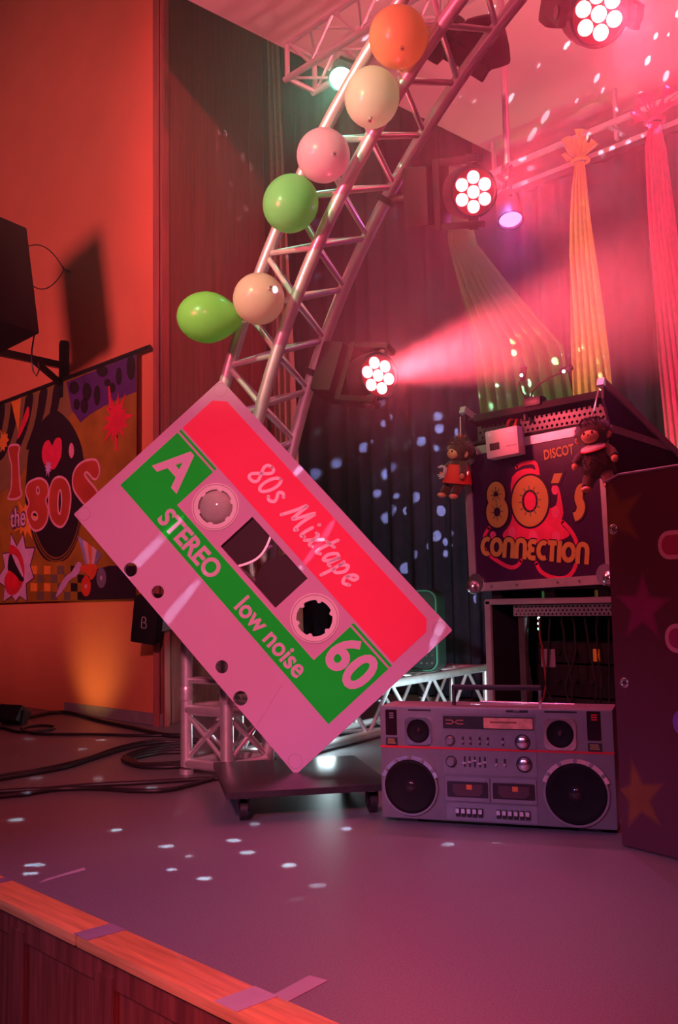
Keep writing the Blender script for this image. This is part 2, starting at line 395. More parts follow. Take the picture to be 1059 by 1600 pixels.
def drape(label, color, edges, Y, nf, amp, tie=True, mt=None, zend=0.02, tr=0.35):
    """edges: (pixel y, left x, right x) from the tie downwards"""
    rows = []; N = nf * 8 + 1
    E = []
    for y, xl, xr in edges: E.append((on_y(xl, y, Y), on_y(xr, y, Y)))
    # carry on to the floor along the last direction
    (a0, b0), (a1, b1) = E[-2], E[-1]
    ta = (zend - a1.z) / (a1.z - a0.z); tb = (zend - b1.z) / (b1.z - b0.z)
    E.append((a1 + (a1 - a0) * ta * 0.8, b1 + (b1 - b0) * tb * 0.8)); E[-1][0].z = zend; E[-1][1].z = zend
    K = 6; k = 0
    for (a, b), (a2, b2) in zip(E, E[1:]):
        for j in range(K + (1 if (a2, b2) == E[-1] else 0)):
            q = j / K; l = a.lerp(a2, q); r = b.lerp(b2, q); wdt = (r - l).length
            am = min(amp, wdt * 0.22)
            rows.append([l.lerp(r, i / (N - 1)) + V(0, am * math.sin(2 * PI * nf * i / (N - 1) + 0.7 * math.sin(k * 0.21 + i * 0.11)), 0) for i in range(N)])
            k += 1
    top = (E[0][0] + E[0][1]) / 2
    t = thing('drape', label, 'drape', (top.x, top.y, zend), 'coloured drapes tied to the curtain track')
    m_ = mt or mat('drape_' + label.split()[0], color, 0.55, 0, 0.1, 30, 0.06, 200, trans=tr, sheen=0.4)
    MB().grid(rows).build('cloth', m_, t, 80, world=True)
    if tie:
        mb = MB(); rnd = random.Random(len(label))
        for i in range(7):
            q = math.radians(-70 + 140 * i / 6 + rnd.uniform(-8, 8)); R = rnd.uniform(0.10, 0.2)
            rr = []
            for j in range(5):
                f = j / 4
                rr.append([top + V(math.sin(q + (s - 1.5) * 0.2 * f) * R * f, -0.02 + 0.05 * math.sin(s * 2 + i) * f, math.cos(q + (s - 1.5) * 0.2 * f) * R * f) for s in range(4)])
            mb.grid(rr)
        mb.build('tied_tail', m_, t, 80, world=True)
        MB().tube([top + V(math.cos(2 * PI * i / 12) * 0.055, math.sin(2 * PI * i / 12) * 0.05, 0) for i in range(12)], 0.012, 6, closed=True).build('tie', m_, t, 60, world=True)
    return t
YD = YC - 0.13
drape('yellow sheer drape tied narrow at the track behind the console', (0.80, 0.62, 0.16), [(252, 899, 913), (300, 893, 918), (400, 888, 929), (500, 893, 942), (600, 897, 956)], YD, 5, 0.035)
drape('bright pink sheer drape at the right edge of the picture', (0.86, 0.10, 0.30), [(190, 1015, 1031), (230, 1008, 1040), (370, 1013, 1056), (560, 1030, 1088), (700, 1044, 1110)], YD, 6, 0.035)
drape('olive green drape fanning out behind the gooseneck lamps', (0.05, 0.20, 0.03), [(300, 708, 722), (380, 702, 742), (450, 716, 800), (540, 742, 882), (625, 752, 898)], YD, 8, 0.04)
drape('pale cream drape hanging straight beside the dark wing panels', (0.78, 0.66, 0.45), [(-150, 412, 424), (0, 417, 432), (280, 420, 446), (500, 427, 456), (700, 433, 463)], YD - 0.06, 3, 0.03)

# ================================================================== TRUSSES
AZ0, AR, AANG = 0.367, 3.185, math.radians(7.3)
AB = V(-3.314, 2.482, 0); AWX = V(math.cos(AANG), math.sin(AANG), 0); AN = V(-math.sin(AANG), math.cos(AANG), 0)
H = 0.12
def arch(ph, io, fb):
    """point of a chord: ph in degrees, io = -1 outer / +1 inner, fb = -1 front / +1 back"""
    a = math.radians(ph); r = AR - H * io
    return AB + AWX * (AR - r * math.cos(a)) + V(0, 0, AZ0 + r * math.sin(a)) + AN * (H * fb)
def post(z, io, fb): return AB + AWX * (H * io) + AN * (H * fb) + V(0, 0, z)
FACES = [((1, -1), (-1, -1)), ((1, -1), (1, 1)), ((-1, 1), (1, 1)), ((-1, 1), (-1, -1))]
t = thing('arch_truss', 'big curved aluminium box truss arching up to the right behind the cassette', 'truss', AB)
PHM = 84
for io, fb in ((-1, -1), (1, -1), (1, 1), (-1, 1)):
    pts = [post(z, io, fb) for z in (0.03, 0.2)] + [arch(i * 2.0, io, fb) for i in range(PHM // 2 + 1)]
    MB().tube(pts, 0.026, 12).build('chord', M_alu, t, 60, world=True)
    MB().tube([post(z, io, fb) for z in (0.30, 0.312, 0.33, 0.348, 0.36)], [0.027, 0.031, 0.027, 0.031, 0.027], 12).build('coupler', M_alu, t, 60, world=True)
    MB().tube([post(0.0, io, fb), post(0.02, io, fb)], 0.030, 14).build('foot', M_aluw, t, 60, world=True)
STEP = 4.15
for fi, (A, B) in enumerate(FACES):
    k = 0; ph = 0.8
    while ph < PHM - STEP:
        a = arch(ph, *(A if k % 2 == 0 else B)); b = arch(ph + STEP / 2 * 0.92, *(B if k % 2 == 0 else A))
        MB().tube([a, b], 0.0115, 8, False).build('brace', M_alu, t, 60, world=True)
        ph += STEP / 2; k += 1
    for z in (0.045, 0.265, 0.385):
        MB().tube([post(z, *A), post(z, *B)], 0.0225 if z < 0.3 else 0.012, 10, False).build('cross_tube', M_alu, t, 60, world=True)
    MB().tube([post(0.06, *A), post(0.25, *B)], 0.0095, 8, False).build('brace', M_alu, t, 60, world=True)
    MB().tube([post(0.06, *B), post(0.25, *A)], 0.0095, 8, False).build('brace', M_alu, t, 60, world=True)

def straight_truss(name, label, a, b, h, rc, rb, step, upv=(0, 0, 1)):
    a, b = Vector(a), Vector(b); x, y, z = frame(b - a, upv); L_ = (b - a).length
    t = thing(name, label, 'truss', a)
    cor = [(-1, -1), (1, -1), (1, 1), (-1, 1)]
    P = lambda s, c: a + z * s + x * (h * c[0]) + y * (h * c[1])
    for c_ in cor: MB().tube([P(0, c_), P(L_, c_)], rc, 12).build('chord', M_alu, t, 60, world=True)
    for i in range(4):
        A, B = cor[i], cor[(i + 1) % 4]; s = 0.03; k = 0
        while s + step / 2 < L_:
            MB().tube([P(s, A if k % 2 == 0 else B), P(s + step / 2, B if k % 2 == 0 else A)], rb, 8, False).build('brace', M_alu, t, 60, world=True)
            s += step / 2; k += 1
        for s in (0.02, L_ - 0.02):
            MB().tube([P(s, A), P(s, B)], rc * 0.8, 8, False).build('cross_tube', M_alu, t, 60, world=True)
    return t
straight_truss('floor_truss', 'straight aluminium truss lying on the stage floor behind the portable stereo', (-3.44, 2.75, 0.146), (-4.04, 5.0, 0.146), H, 0.0245, 0.011, 0.5)
straight_truss('overhead_truss', 'straight overhead truss crossing high up behind the balloons', (-3.75, 3.33, 3.62), (-1.2, 3.33, 3.62), 0.10, 0.018, 0.008, 0.36)

# ================================================================== LIGHTS ON THE RIG
M_blk = mat('black_plastic', (0.022, 0.02, 0.024), 0.42, 0, 0.2, 30)
M_fix = mat('matt_black_fixture', (0.010, 0.009, 0.010), 0.6, 0, 0.2, 30, spec=0.2)
M_blk2 = mat('black_metal', (0.03, 0.028, 0.032), 0.35, 0.3, 0.2, 30)
M_red = mat('red_led_lens', (1, 0.25, 0.25), 0.3, emit=(1.0, 0.40, 0.42), estr=3.2)
M_off = mat('dark_led_lens', (0.06, 0.05, 0.06), 0.1)
M_mag = mat('magenta_led_lens', (1, 0.2, 0.9), 0.3, emit=(1.0, 0.16, 0.80), estr=3.5)
M_grn = mat('green_led_lens', (0.2, 1, 0.6), 0.3, emit=(0.25, 1.0, 0.62), estr=14)
def moving_head(label, px, py, D, face, ph, lit=M_red, spin=0.0, power=0, ang=30, col=(1, 0.06, 0.12), anchor=(1, 1), size=1.0):
    Hd = at(px, py, D); Fd = Vector(face).normalized(); A = arch(ph, *anchor)
    bd = (Hd - A).normalized(); tx = Fd.cross(bd).normalized()      # tilt axis
    bz = tx.cross(Fd).normalized() * -1
    if bz.dot(bd) < 0: bz = -bz
    S = size; dist = (Hd - A).length
    t = thing('moving_head_light', label, 'stage light', Hd, 'moving head lights on the arch truss')
    # head: lathe along Fd, front plate at +0.02
    x, y, z = frame(Fd, bz)
    q = Matrix.Rotation(spin, 4, 'Z')
    MH = mtx(Hd, x, y, z) @ q
    prof = [(0, -0.17), (0.05, -0.168), (0.075, -0.15), (0.092, -0.10), (0.098, -0.05), (0.098, 0.0), (0.094, 0.012), (0.086, 0.012), (0.084, 0.0), (0, 0.0)]
    MB().lathe([(r * S, h * S) for r, h in prof], MH, 28).build('head', M_fix, t, 40, world=True)
    cr = 0.0245 * S; rr = 0.053 * S
    MB().lathe([(0.085 * S, 0.0002), (0.084 * S, 0.001), (0, 0.001)], MH, 28).build('glow_plate', mat('red_glow_plate', (0.55, 0.04, 0.05), 0.25, 0.5), t, 40, world=True)  # its red colour stands in for the glow around the cells
    for i in range(7):
        cx, cy = (0, 0) if i == 6 else (rr * math.cos(i * PI / 3), rr * math.sin(i * PI / 3))
        MB().lathe([(cr, 0.001), (cr * 0.98, 0.006), (cr * 0.7, 0.010), (0, 0.012)], MH @ Matrix.Translation((cx, cy, 0)), 16).build('led_lens', lit, t, 60, world=True)
    # yoke, base, clamp along bd
    bx2, by2, bz2 = frame(bd, tx)
    MY = mtx(Hd - bd * 0.0, bx2, by2, bz2)
    for s in (-1, 1):
        MB().box((s * 0.118 * S, 0, -0.055 * S), (0.026 * S, 0.075 * S, 0.17 * S), 0.009 * S, MY).build('yoke_arm', M_fix, t, 40, world=True)
        MB().tube([MY @ V(s * 0.09 * S, 0, 0), MY @ V(s * 0.136 * S, 0, 0)], 0.022 * S, 12).build('pivot', M_blk2, t, 60, world=True)
    MB().box((0, 0, -0.135 * S), (0.262 * S, 0.085 * S, 0.03 * S), 0.01 * S, MY).build('yoke_bridge', M_fix, t, 40, world=True)
    bl = max(0.07, dist - 0.15 * S - 0.06); b1 = min(bl, 0.11)
    MB().box((0, 0, -0.152 * S - b1 / 2), (0.22 * S, 0.16 * S, b1), 0.02 * S, MY).build('base', M_fix, t, 40, world=True)
    MB().tube([MY @ V(0, 0, -0.15 * S - b1), A], 0.02, 10).build('mounting_arm', M_blk2, t, 60, world=True)
    MB().lathe([(0.032, -0.012), (0.04, -0.012), (0.04, 0.012), (0.032, 0.012), (0.032, -0.012)], mtx(A, *frame((arch(ph + 1, *anchor) - arch(ph - 1, *anchor)))), 16).build('clamp', M_blk2, t, 60, world=True)
    if power:
        lamp('SPOT', 'head_beam', Hd + Fd * 0.03, col, power, Hd + Fd * 2, 0.05, ang, 0.35)
        if lit is M_red: lamp('SPOT', 'head_glow', Hd + Fd * 0.04, col, 32, Hd + Fd * 2, 0.06, 175, 0.2)
    return t
toc = lambda px, py, D: (CAM - at(px, py, D)).normalized()
moving_head('red moving head light low on the arch with a smoky beam', 590, 587, 3.86, toc(590, 587, 3.86) + _r * 0.66 + V(0, 0, 0.17), 25.0, M_red, 0.15, 5200, 22, (1, 0.085, 0.125))
moving_head('red moving head light halfway up the arch beside the small magenta lamp', 739, 300, 3.62, toc(739, 300, 3.62) + _r * 0.38 + V(0, 0, 0.05), 39.0, M_red, 0.5, 230, 34)
moving_head('red moving head light at the top right with the largest lit lens', 935, 22, 2.95, toc(935, 22, 2.95) + _r * 0.35 + V(0, 0, -0.1), 57.0, M_red, 0.3, 260, 40)
M_vio = mat('violet_led_lens', (0.5, 0.3, 1), 0.3, emit=(0.5, 0.3, 1.0), estr=3)
moving_head('dark moving head light behind the upper arch, throwing a violet beam downwards', 758, 100, 3.75, at(796, 440, 4.2) - at(758, 100, 3.75), 50.0, M_vio, 0.2, 420, 9, (0.45, 0.25, 1.0), anchor=(-1, 1))

def par_can(label, px, py, D, face, hang, mt, r, col, power, ang):
    p = at(px, py, D); z = Vector(face).normalized(); x, y, z = frame(z); M = mtx(p, x, y, z)
    t = thing('par_light', label, 'stage light', p, 'small par lights on the rig')
    MB().lathe([(0, -0.15), (r * 0.6, -0.15), (r * 0.95, -0.12), (r * 1.05, -0.02), (r * 1.12, 0.0), (r * 1.12, 0.015), (r, 0.015), (r, 0.0), (0, 0.0)], M, 24).build('can', M_blk, t, 40, world=True)
    MB().lathe([(r * 0.98, 0.002), (r * 0.6, 0.010), (0, 0.013)], M, 20).build('lens', mt, t, 60, world=True)
    hg = Vector(hang)
    MB().tube([p + x * r * 1.25 - z * 0.07, p + x * r * 1.25 - z * 0.07 + (hg - p) * 0.6, hg, p - x * r * 1.25 - z * 0.07 + (hg - p) * 0.6, p - x * r * 1.25 - z * 0.07], 0.008, 6).build('bracket', M_blk2, t, 60, world=True)
    MB().lathe([(0.024, -0.012), (0.032, -0.012), (0.032, 0.012), (0.024, 0.012), (0.024, -0.012)], mtx(hg, *frame((1, 0, 0))), 14).build('clamp', M_blk2, t, 60, world=True)
    lamp('SPOT', 'par_beam', p + z * 0.03, col, power, p + z, 0.04, ang, 0.5)
    lamp('SPOT', 'par_glow', p + z * 0.04, col, 4, p + z, 0.04, 175, 0.2)
    return t
pm = at(797, 341, 4.1)
par_can('small magenta par light pointing down beside the red moving head', 797, 341, 4.1, toc(797, 341, 4.1) * 0.42 + _r * 0.1 + V(0, 0, -0.9) - _fh * 0.1, pm + V(-0.04, 0.05, 0.24), M_mag, 0.05, (1.0, 0.15, 0.8), 20, 60)
par_can('glowing green par light behind the upper balloons', 533, 122, 4.1, at(515, 235, 3.55) - at(533, 122, 4.1), arch(45, -1, 1), M_grn, 0.05, (0.2, 1.0, 0.6), 15, 64)
# hanger pole for the magenta lamp, from the overhead truss
tag(MB().tube([pm + V(-0.04, 0.05, 0.20), V(pm.x - 0.04, pm.y + 0.05, ZC)], 0.014, 10).build('hanging_pole', M_aluw, None, 60), 'thin metal pole hanging the magenta lamp from the ceiling', 'pole')

# ================================================================== BALLOONS
def balloon(label, px, py, D, wpx, hpx, axis_px, col, knot_r=1.0, tip=0.0):
    """axis_px: pixel where the knot shows, relative depth in knot_r (+ towards the camera)"""
    p = at(px, py, D); k = F / D
    a = (at(axis_px[0], axis_px[1], D) - p) / (hpx / 2 / k); a = a + (CAM - p).normalized() * knot_r
    x, y, z = frame(a)
    R = wpx / 2 / k; Hh = hpx / 2 / k
    prof = []
    for i in range(19):
        q = PI * i / 18; zz = -math.cos(q); r = math.sin(q) * (1 - tip * max(0, zz) ** 2 * 0.45)
        prof.append((r * R, zz * Hh * (1 + tip * 0.25 * max(0, zz))))
    prof[-1] = (0.006, prof[-1][1]); zt = prof[-1][1]
    t = thing('balloon', label, 'balloon', p, 'balloons along the arch truss')
    m_ = mat('rubber_' + label.replace(' ', '_')[:24], col, 0.28, 0, 0.03, 6, trans=0.45, coat=0.2)
    M = mtx(p, x, y, z)
    MB().lathe(prof, M, 32).build('skin', m_, t, 80, world=True)
    MB().lathe([(0.005, zt - 0.002), (0.007, zt + 0.006), (0.004, zt + 0.010), (0.009, zt + 0.018), (0.004, zt + 0.018)], M, 10).build('knot', mat(m_.name + '_knot', tuple(v * 0.5 for v in col), 0.4), t, 60, world=True)
    return t
balloon('round orange balloon, topmost on the arch', 622, 58, 3.42, 92, 106, (628, 74), (1.0, 0.74, 0.34), 0.9)
balloon('whitish balloon touching the orange one, beside the green lamp', 581, 152, 3.5, 86, 103, (578, 190), (0.76, 0.95, 0.80), 0.7)
balloon('pale pink balloon, third from the top of the arch', 505, 243, 3.6, 83, 87, (519, 241), (0.86, 0.62, 0.78), 0.9)
balloon('mint green balloon, fourth from the top of the arch', 454, 318, 3.66, 86, 102, (470, 290), (0.26, 0.92, 0.34), -0.8)
balloon('white peach-tinted balloon touching the lowest green balloon', 404, 467, 3.72, 80, 83, (420, 452), (0.88, 0.80, 0.68), 0.9)
balloon('lime green balloon lying on its side, lowest on the arch', 324, 496, 3.78, 80, 96, (388, 499), (0.32, 0.95, 0.20), 0.05, 0.5)

# ================================================================== GIANT CASSETTE
ex = V(0.533, 0.392, -0.749).normalized(); ey = V(0.557, 0.504, 0.66); ey = (ey - ex * ex.dot(ey)).normalized(); en = ex.cross(ey)
CO = V(-2.903, 2.157, 1.553)
MC = mtx(CO, ex, ey, en)                      # x along the long edge, y up the short edge, z out of the face
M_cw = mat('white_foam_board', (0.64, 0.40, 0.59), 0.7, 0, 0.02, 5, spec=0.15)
M_cp = mat('neon_pink_film', (0.98, 0.07, 0.16), 0.7, 0, 0.02, 5, spec=0.15)
M_cg = mat('green_film', (0.012, 0.96, 0.05), 0.75, 0, 0.03, 5, spec=0.08)
M_line = mat('pencil_grey', (0.45, 0.30, 0.36), 0.6)
M_reel = mat('dark_tape_brown', (0.028, 0.010, 0.014), 0.5, spec=0.2)
M_acr = mat('clear_acrylic', (0.8, 0.8, 0.82), 0.1)
cas = thing('cassette_prop', 'giant pink and green cassette tape panel standing on its corner', 'prop', MC)
W_, H_ = 1.282, 0.759; T = 0.02
def hubhole(cx, cy, r, teeth=True):
    P = []
    for i in range(60):
        q = 2 * PI * i / 60; k = i % 10
        P.append((cx + (r * (0.86 if (teeth and k in (0, 1)) else 1)) * math.cos(q), cy + (r * (0.86 if (teeth and k in (0, 1)) else 1)) * math.sin(q)))
    return P
hub1, hub2 = (0.356, -0.338), (0.916, -0.338)
holes = [(0.313, -0.731, 0.0), (0.447, -0.708, 0.0), (0.817, -0.708, 0), (0.948, -0.731, 0)]
win = [(0.480, -0.421), (0.791, -0.421), (0.791, -0.260), (0.480, -0.260)]
outline = [(0.004, -H_), (W_ - 0.004, -H_), (W_, -H_ + 0.004), (W_, -0.004), (W_ - 0.004, 0), (0.004, 0), (0, -0.004), (0, -H_ + 0.004)]
polys = [outline, win, circ(*hub1, 0.075, 40), circ(*hub2, 0.075, 40)] + [circ(x, min(y, -0.70), 0.0265 if i in (0, 3) else 0.024, 24) for i, (x, y, _) in enumerate(holes)]
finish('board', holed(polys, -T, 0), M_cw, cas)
zt = 0.0012
pink = [(0.040, -0.232), (0.040, -0.078), (0.081, -0.040), (1.190, -0.040), (1.224, -0.074), (1.224, -0.235)]
MB().prism(pink, 0, zt, None).build('pink_label', M_cp, cas)
green = [(0.040, -0.552), (1.229, -0.552), (1.229, -0.262), (1.026, -0.262), (1.026, -0.441), (0.250, -0.441), (0.250, -0.258), (0.040, -0.258)]
finish('green_label', holed([green], 0, zt), M_cg, cas)
MB().prism([(0.040, -0.250), (0.250, -0.250), (0.250, -0.240), (0.040, -0.240)], 0, zt).build('label_line', M_cg, cas)
MB().prism([(1.024, -0.254), (1.229, -0.254), (1.229, -0.244), (1.024, -0.244)], 0, zt).build('label_line', M_cg, cas)
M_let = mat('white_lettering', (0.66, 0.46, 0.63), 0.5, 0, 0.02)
def letter(par, name, s, size, x, y, z, m_, off=0.0, sx=1.0, shear=0.0, rot=0.0, space=1.0, th=0.0012):
    M = Matrix.Translation((x, y, z)) @ Matrix.Rotation(rot, 4, 'Z')
    return finish(name, text(s, size, th, off, M, 'CENTER', shear, sx, space), m_, par)
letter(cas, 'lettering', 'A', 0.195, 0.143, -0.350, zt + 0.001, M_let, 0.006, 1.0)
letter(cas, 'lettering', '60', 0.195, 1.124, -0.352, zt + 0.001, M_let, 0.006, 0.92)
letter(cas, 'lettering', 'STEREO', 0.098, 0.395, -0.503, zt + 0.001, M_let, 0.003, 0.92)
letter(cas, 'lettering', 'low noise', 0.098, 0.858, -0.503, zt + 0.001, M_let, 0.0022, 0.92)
# handwritten title in brush strokes
G = {}
G['8'] = (0.52, [[(0.26 + 0.19 * math.sin(2 * q), 0.5 + 0.47 * math.cos(q)) for q in [2 * PI * i / 28 for i in range(29)]]])
G['0'] = (0.56, [[(0.27 + 0.2 * math.sin(q), 0.46 + 0.44 * math.cos(q)) for q in [2 * PI * i / 24 for i in range(25)]]])
G['s'] = (0.42, [smooth_path([(0.36, 0.52), (0.2, 0.6), (0.1, 0.48), (0.24, 0.32), (0.33, 0.14), (0.18, 0.02), (0.03, 0.1)])])
G[' '] = (0.4, [])
G['M'] = (0.95, [smooth_path([(0.0, 0.0), (0.12, 0.5), (0.2, 0.98), (0.34, 0.3), (0.42, 0.28), (0.62, 1.0), (0.68, 0.4), (0.78, 0.0), (0.86, 0.06)], 5)])
G['i'] = (0.26, [smooth_path([(0.06, 0.55), (0.07, 0.2), (0.12, 0.02), (0.22, 0.08)]), [(0.09, 0.8), (0.11, 0.83)]])
G['x'] = (0.46, [smooth_path([(0.02, 0.52), (0.14, 0.5), (0.26, 0.05), (0.4, 0.06)]), [(0.38, 0.55), (0.04, 0.0)]])
G['t'] = (0.36, [smooth_path([(0.16, 0.95), (0.12, 0.4), (0.15, 0.04), (0.3, 0.1)]), [(0.0, 0.6), (0.33, 0.66)]])
G['a'] = (0.50, [smooth_path([(0.38, 0.5), (0.2, 0.58), (0.06, 0.3), (0.14, 0.03), (0.3, 0.2), (0.39, 0.55), (0.37, 0.1), (0.48, 0.06)])])
G['p'] = (0.50, [smooth_path([(0.06, 0.55), (0.09, 0.1), (0.07, -0.42)]), smooth_path([(0.08, 0.35), (0.26, 0.58), (0.4, 0.34), (0.26, 0.05), (0.1, 0.1)])])
G['e'] = (0.44, [smooth_path([(0.06, 0.28), (0.3, 0.36), (0.3, 0.54), (0.14, 0.5), (0.05, 0.22), (0.2, 0.0), (0.4, 0.12)])])
def write(mb, s, size, wd, d0, d1, M, shear=0.25, gap=0.06):
    x = 0
    for ch in s:
        adv, st = G[ch]
        for p in st: stroke(mb, [((x + a + shear * b) * size, b * size) for a, b in p], wd, d0, d1, M)
        x += adv + gap
    return x * size
mb = MB(); wl = write(MB(), '80s Mixtape', 0.102, 0.014, 0, 1, None)
write(mb, '80s Mixtape', 0.102 * 0.575 / wl, 0.0125, zt, zt + 0.001, Matrix.Translation((0.345, -0.175, 0)))
mb.build('handwritten_title', mat('pale_pink_paint', (0.97, 0.75, 0.85), 0.5, 0, 0.02), cas)
# corner discs, seam, window contents and hubs
for x, y in ((0.030, -0.028), (1.249, -0.031), (1.246, -0.728), (0.026, -0.729)):
    mb = MB(); stroke(mb, circ(x, y, 0.0255, 28), 0.0022, 0, 0.0008, None, True); mb.build('corner_disc_outline', M_line, cas)
mb = MB(); stroke(mb, [(1.013, -0.586), (1.062, -0.752)], 0.0018, 0, 0.0006); mb.build('seam', M_line, cas)
for i, (hx, hy) in enumerate((hub1, hub2)):
    finish('hub_ring', holed([circ(hx, hy, 0.090, 40), hubhole(hx, hy, 0.066)], -0.014, 0.004), mat('pale_hub_plastic', (0.84, 0.79, 0.82), 0.25, 0, 0.03, coat=0.4), cas, 40)
    mb = MB(); stroke(mb, circ(hx, hy, 0.084, 40), 0.003, 0.004, 0.005, None, True); mb.build('hub_groove', M_line, cas)
dome = MB().lathe([(0.064, 0), (0.06, 0.018), (0.045, 0.034), (0.022, 0.043), (0, 0.045)], Matrix.Translation((hub1[0], hub1[1], -0.012)), 28)
MG = mat('clear_dome_glass', (0.72, 0.80, 0.70), 0.06); MG.node_tree.nodes['Principled BSDF'].inputs['Transmission Weight'].default_value = 0.35
dome.build('clear_dome', MG, cas, 60)
def arcseg(cx, cy, r, a0, a1, n=14): return [(cx + r * math.cos(math.radians(a0 + (a1 - a0) * i / n)), cy + r * math.sin(math.radians(a0 + (a1 - a0) * i / n))) for i in range(n + 1)]
# tape packs seen through the window
lp = [(0.478, -0.423)] + [(0.578 + 0.028 * math.sin(PI * i / 10) - 0.0, -0.423 + 0.165 * i / 10) for i in range(11)] + [(0.478, -0.258)]
rp_ = [(0.793, -0.423)] + [(0.668 + 0.0 - 0.030 * math.sin(PI * i / 10) + 0.0, -0.423 + 0.165 * i / 10) for i in range(11)] + [(0.793, -0.258)]
for P in (lp, rp_): finish('tape_pack', holed([P], -T - 0.006, -T + 0.002), M_reel, cas)
mb = MB(); stroke(mb, lp[1:-1], 0.008, -T + 0.002, -T + 0.006); mb.build('tape_edge', M_aluw, cas)

# ---------------- dolly board under it
dz = 0.10
fl = on_z(353, 1239, dz); bl = on_z(333, 1191, dz)
dy = (bl - fl); dl = dy.length; dy.normalize(); dx = V(-dy.y, dy.x, 0) * -1
MD = mtx(V(fl.x, fl.y, 0), dx, dy, V(0, 0, 1))
dol = thing('dolly_board', 'black wheeled dolly board under the giant cassette', 'dolly', MD)
M_dol = mat('black_film_plywood', (0.035, 0.033, 0.036), 0.28, 0, 0.25, 40)
MB().box((0.275, dl / 2, dz - 0.011), (0.55, dl, 0.022), 0.004).build('board', M_dol, dol, 40)
for x, y in ((0.06, 0.07), (0.49, 0.07), (0.06, dl - 0.07), (0.49, dl - 0.07)):
    cst = MB().box((x, y, dz - 0.025), (0.05, 0.06, 0.006)).box((x - 0.017, y - 0.008, dz - 0.048), (0.004, 0.03, 0.045)).box((x + 0.017, y - 0.008, dz - 0.048), (0.004, 0.03, 0.045)).build('caster', M_blk2, dol)
    MB().tube([(x - 0.012, y - 0.012, 0.033), (x + 0.012, y - 0.012, 0.033)], 0.033, 16).build('wheel', M_blk, cst, 50)

# ================================================================== BOOMBOX
BA = V(-2.197, 2.256, 0); bx = V(0.892, 0.453, 0).normalized(); by = V(-bx.y, bx.x, 0)
BW, BH, BD, B0 = 0.726, 0.363, 0.17, 0.012
MBX = mtx(BA, bx, by, V(0, 0, 1))             # x along the front, y to the back, z up
FR = Matrix(((1, 0, 0, 0), (0, 0, -1, 0), (0, 1, 0, 0), (0, 0, 0, 1)))   # flat (x, z) shapes: prism depth d runs to the front (-y)
M_bb = mat('grey_stereo_plastic', (0.23, 0.215, 0.225), 0.38, 0.25, 0.06, 30)
M_bb2 = mat('silver_stereo_plastic', (0.30, 0.285, 0.30), 0.3, 0.45, 0.06, 30)
M_cone = mat('dark_speaker_cone', (0.012, 0.009, 0.010), 0.7, spec=0.2)
M_chr = mat('chrome', (0.85, 0.85, 0.87), 0.24, 1.0, 0.03)
M_redst = mat('red_stripe', (0.75, 0.02, 0.03), 0.4)
M_disp = mat('amber_dial', (0.78, 0.36, 0.24), 0.3, 0, 0.25, 40)
bbx = thing('boombox', 'large silver-grey retro portable stereo with twin tape decks on the stage', 'portable stereo', MBX)
MB().box((BW / 2, BD / 2, (B0 + BH) / 2), (BW, BD, BH - B0), 0.008).build('body', M_bb, bbx, 40)
for x in (0.08, BW - 0.08):
    for y in (0.035, BD - 0.035): MB().box((x, y, 0.006), (0.07, 0.03, 0.014), 0.003).build('foot', M_blk, bbx)
def plate(name, poly, d, m_, parent=bbx, d0=-0.002, sm=None): return MB().prism(poly, d0, d, FR).build(name, m_, parent, sm)
plate('red_stripe', rrect(0.0, 0.2325, BW, 0.2385, 0.001), 0.002, M_redst)
def speaker_unit(name, cx, cz, r, sq):
    if sq: fr = holed([rrect(cx - r * 1.16, cz - r * 1.18, cx + r * 1.16, cz + r * 1.16, r * 0.45), circ(cx, cz, r, 36)], -0.001, 0.007)
    else: fr = holed([circ(cx, cz, r * 1.07, 44), circ(cx, cz, r, 44)], -0.001, 0.008)
    fr.transform(FR)
    f = finish(name, fr, M_chr if sq else M_bb2, bbx, 40)
    M = mtx(V(cx, 0, cz), V(1, 0, 0), V(0, 0, 1), V(0, -1, 0))
    MB().lathe([(r, 0.003), (r * 0.9, 0.007), (r * 0.82, 0.0035), (r * 0.34, 0.0012), (r * 0.33, 0.0012), (0, 0.001)], M, 36).build('cone', M_cone, f, 50)
    MB().lathe([(r * 0.27, 0.0012), (r * 0.2, 0.006), (r * 0.1, 0.0085), (0, 0.009)], M, 20).build('dust_cap', mat('glossy_dark_cap', (0.03, 0.02, 0.022), 0.15), f, 60)
    return f
speaker_unit('woofer', 0.098, 0.113, 0.0835, False); speaker_unit('woofer', 0.611, 0.113, 0.0905, False)
speaker_unit('tweeter', 0.128, 0.287, 0.037, True); speaker_unit('tweeter', 0.570, 0.289, 0.041, True)
# chrome crescent trims with screws on the upper rim of the woofers
for cx, r in ((0.098, 0.0835), (0.611, 0.0905)):
    P = arcseg(cx, 0.113, r * 1.16, 20, 160, 24) + arcseg(cx, 0.113, r * 1.02, 160, 20, 24)
    tr = holed([P], 0.006, 0.012); tr.transform(FR); tr = finish('rim_trim', tr, M_chr, bbx, 40)
    for a in (35, 62, 90, 118, 145):
        q = math.radians(a); MB().lathe([(0.007, 0), (0.006, 0.003), (0, 0.004)], mtx(V(cx + math.cos(q) * r * 1.09, -0.012, 0.113 + math.sin(q) * r * 1.09), V(1, 0, 0), V(0, 0, 1), V(0, -1, 0)), 10).build('screw', M_bb2, tr, 50)
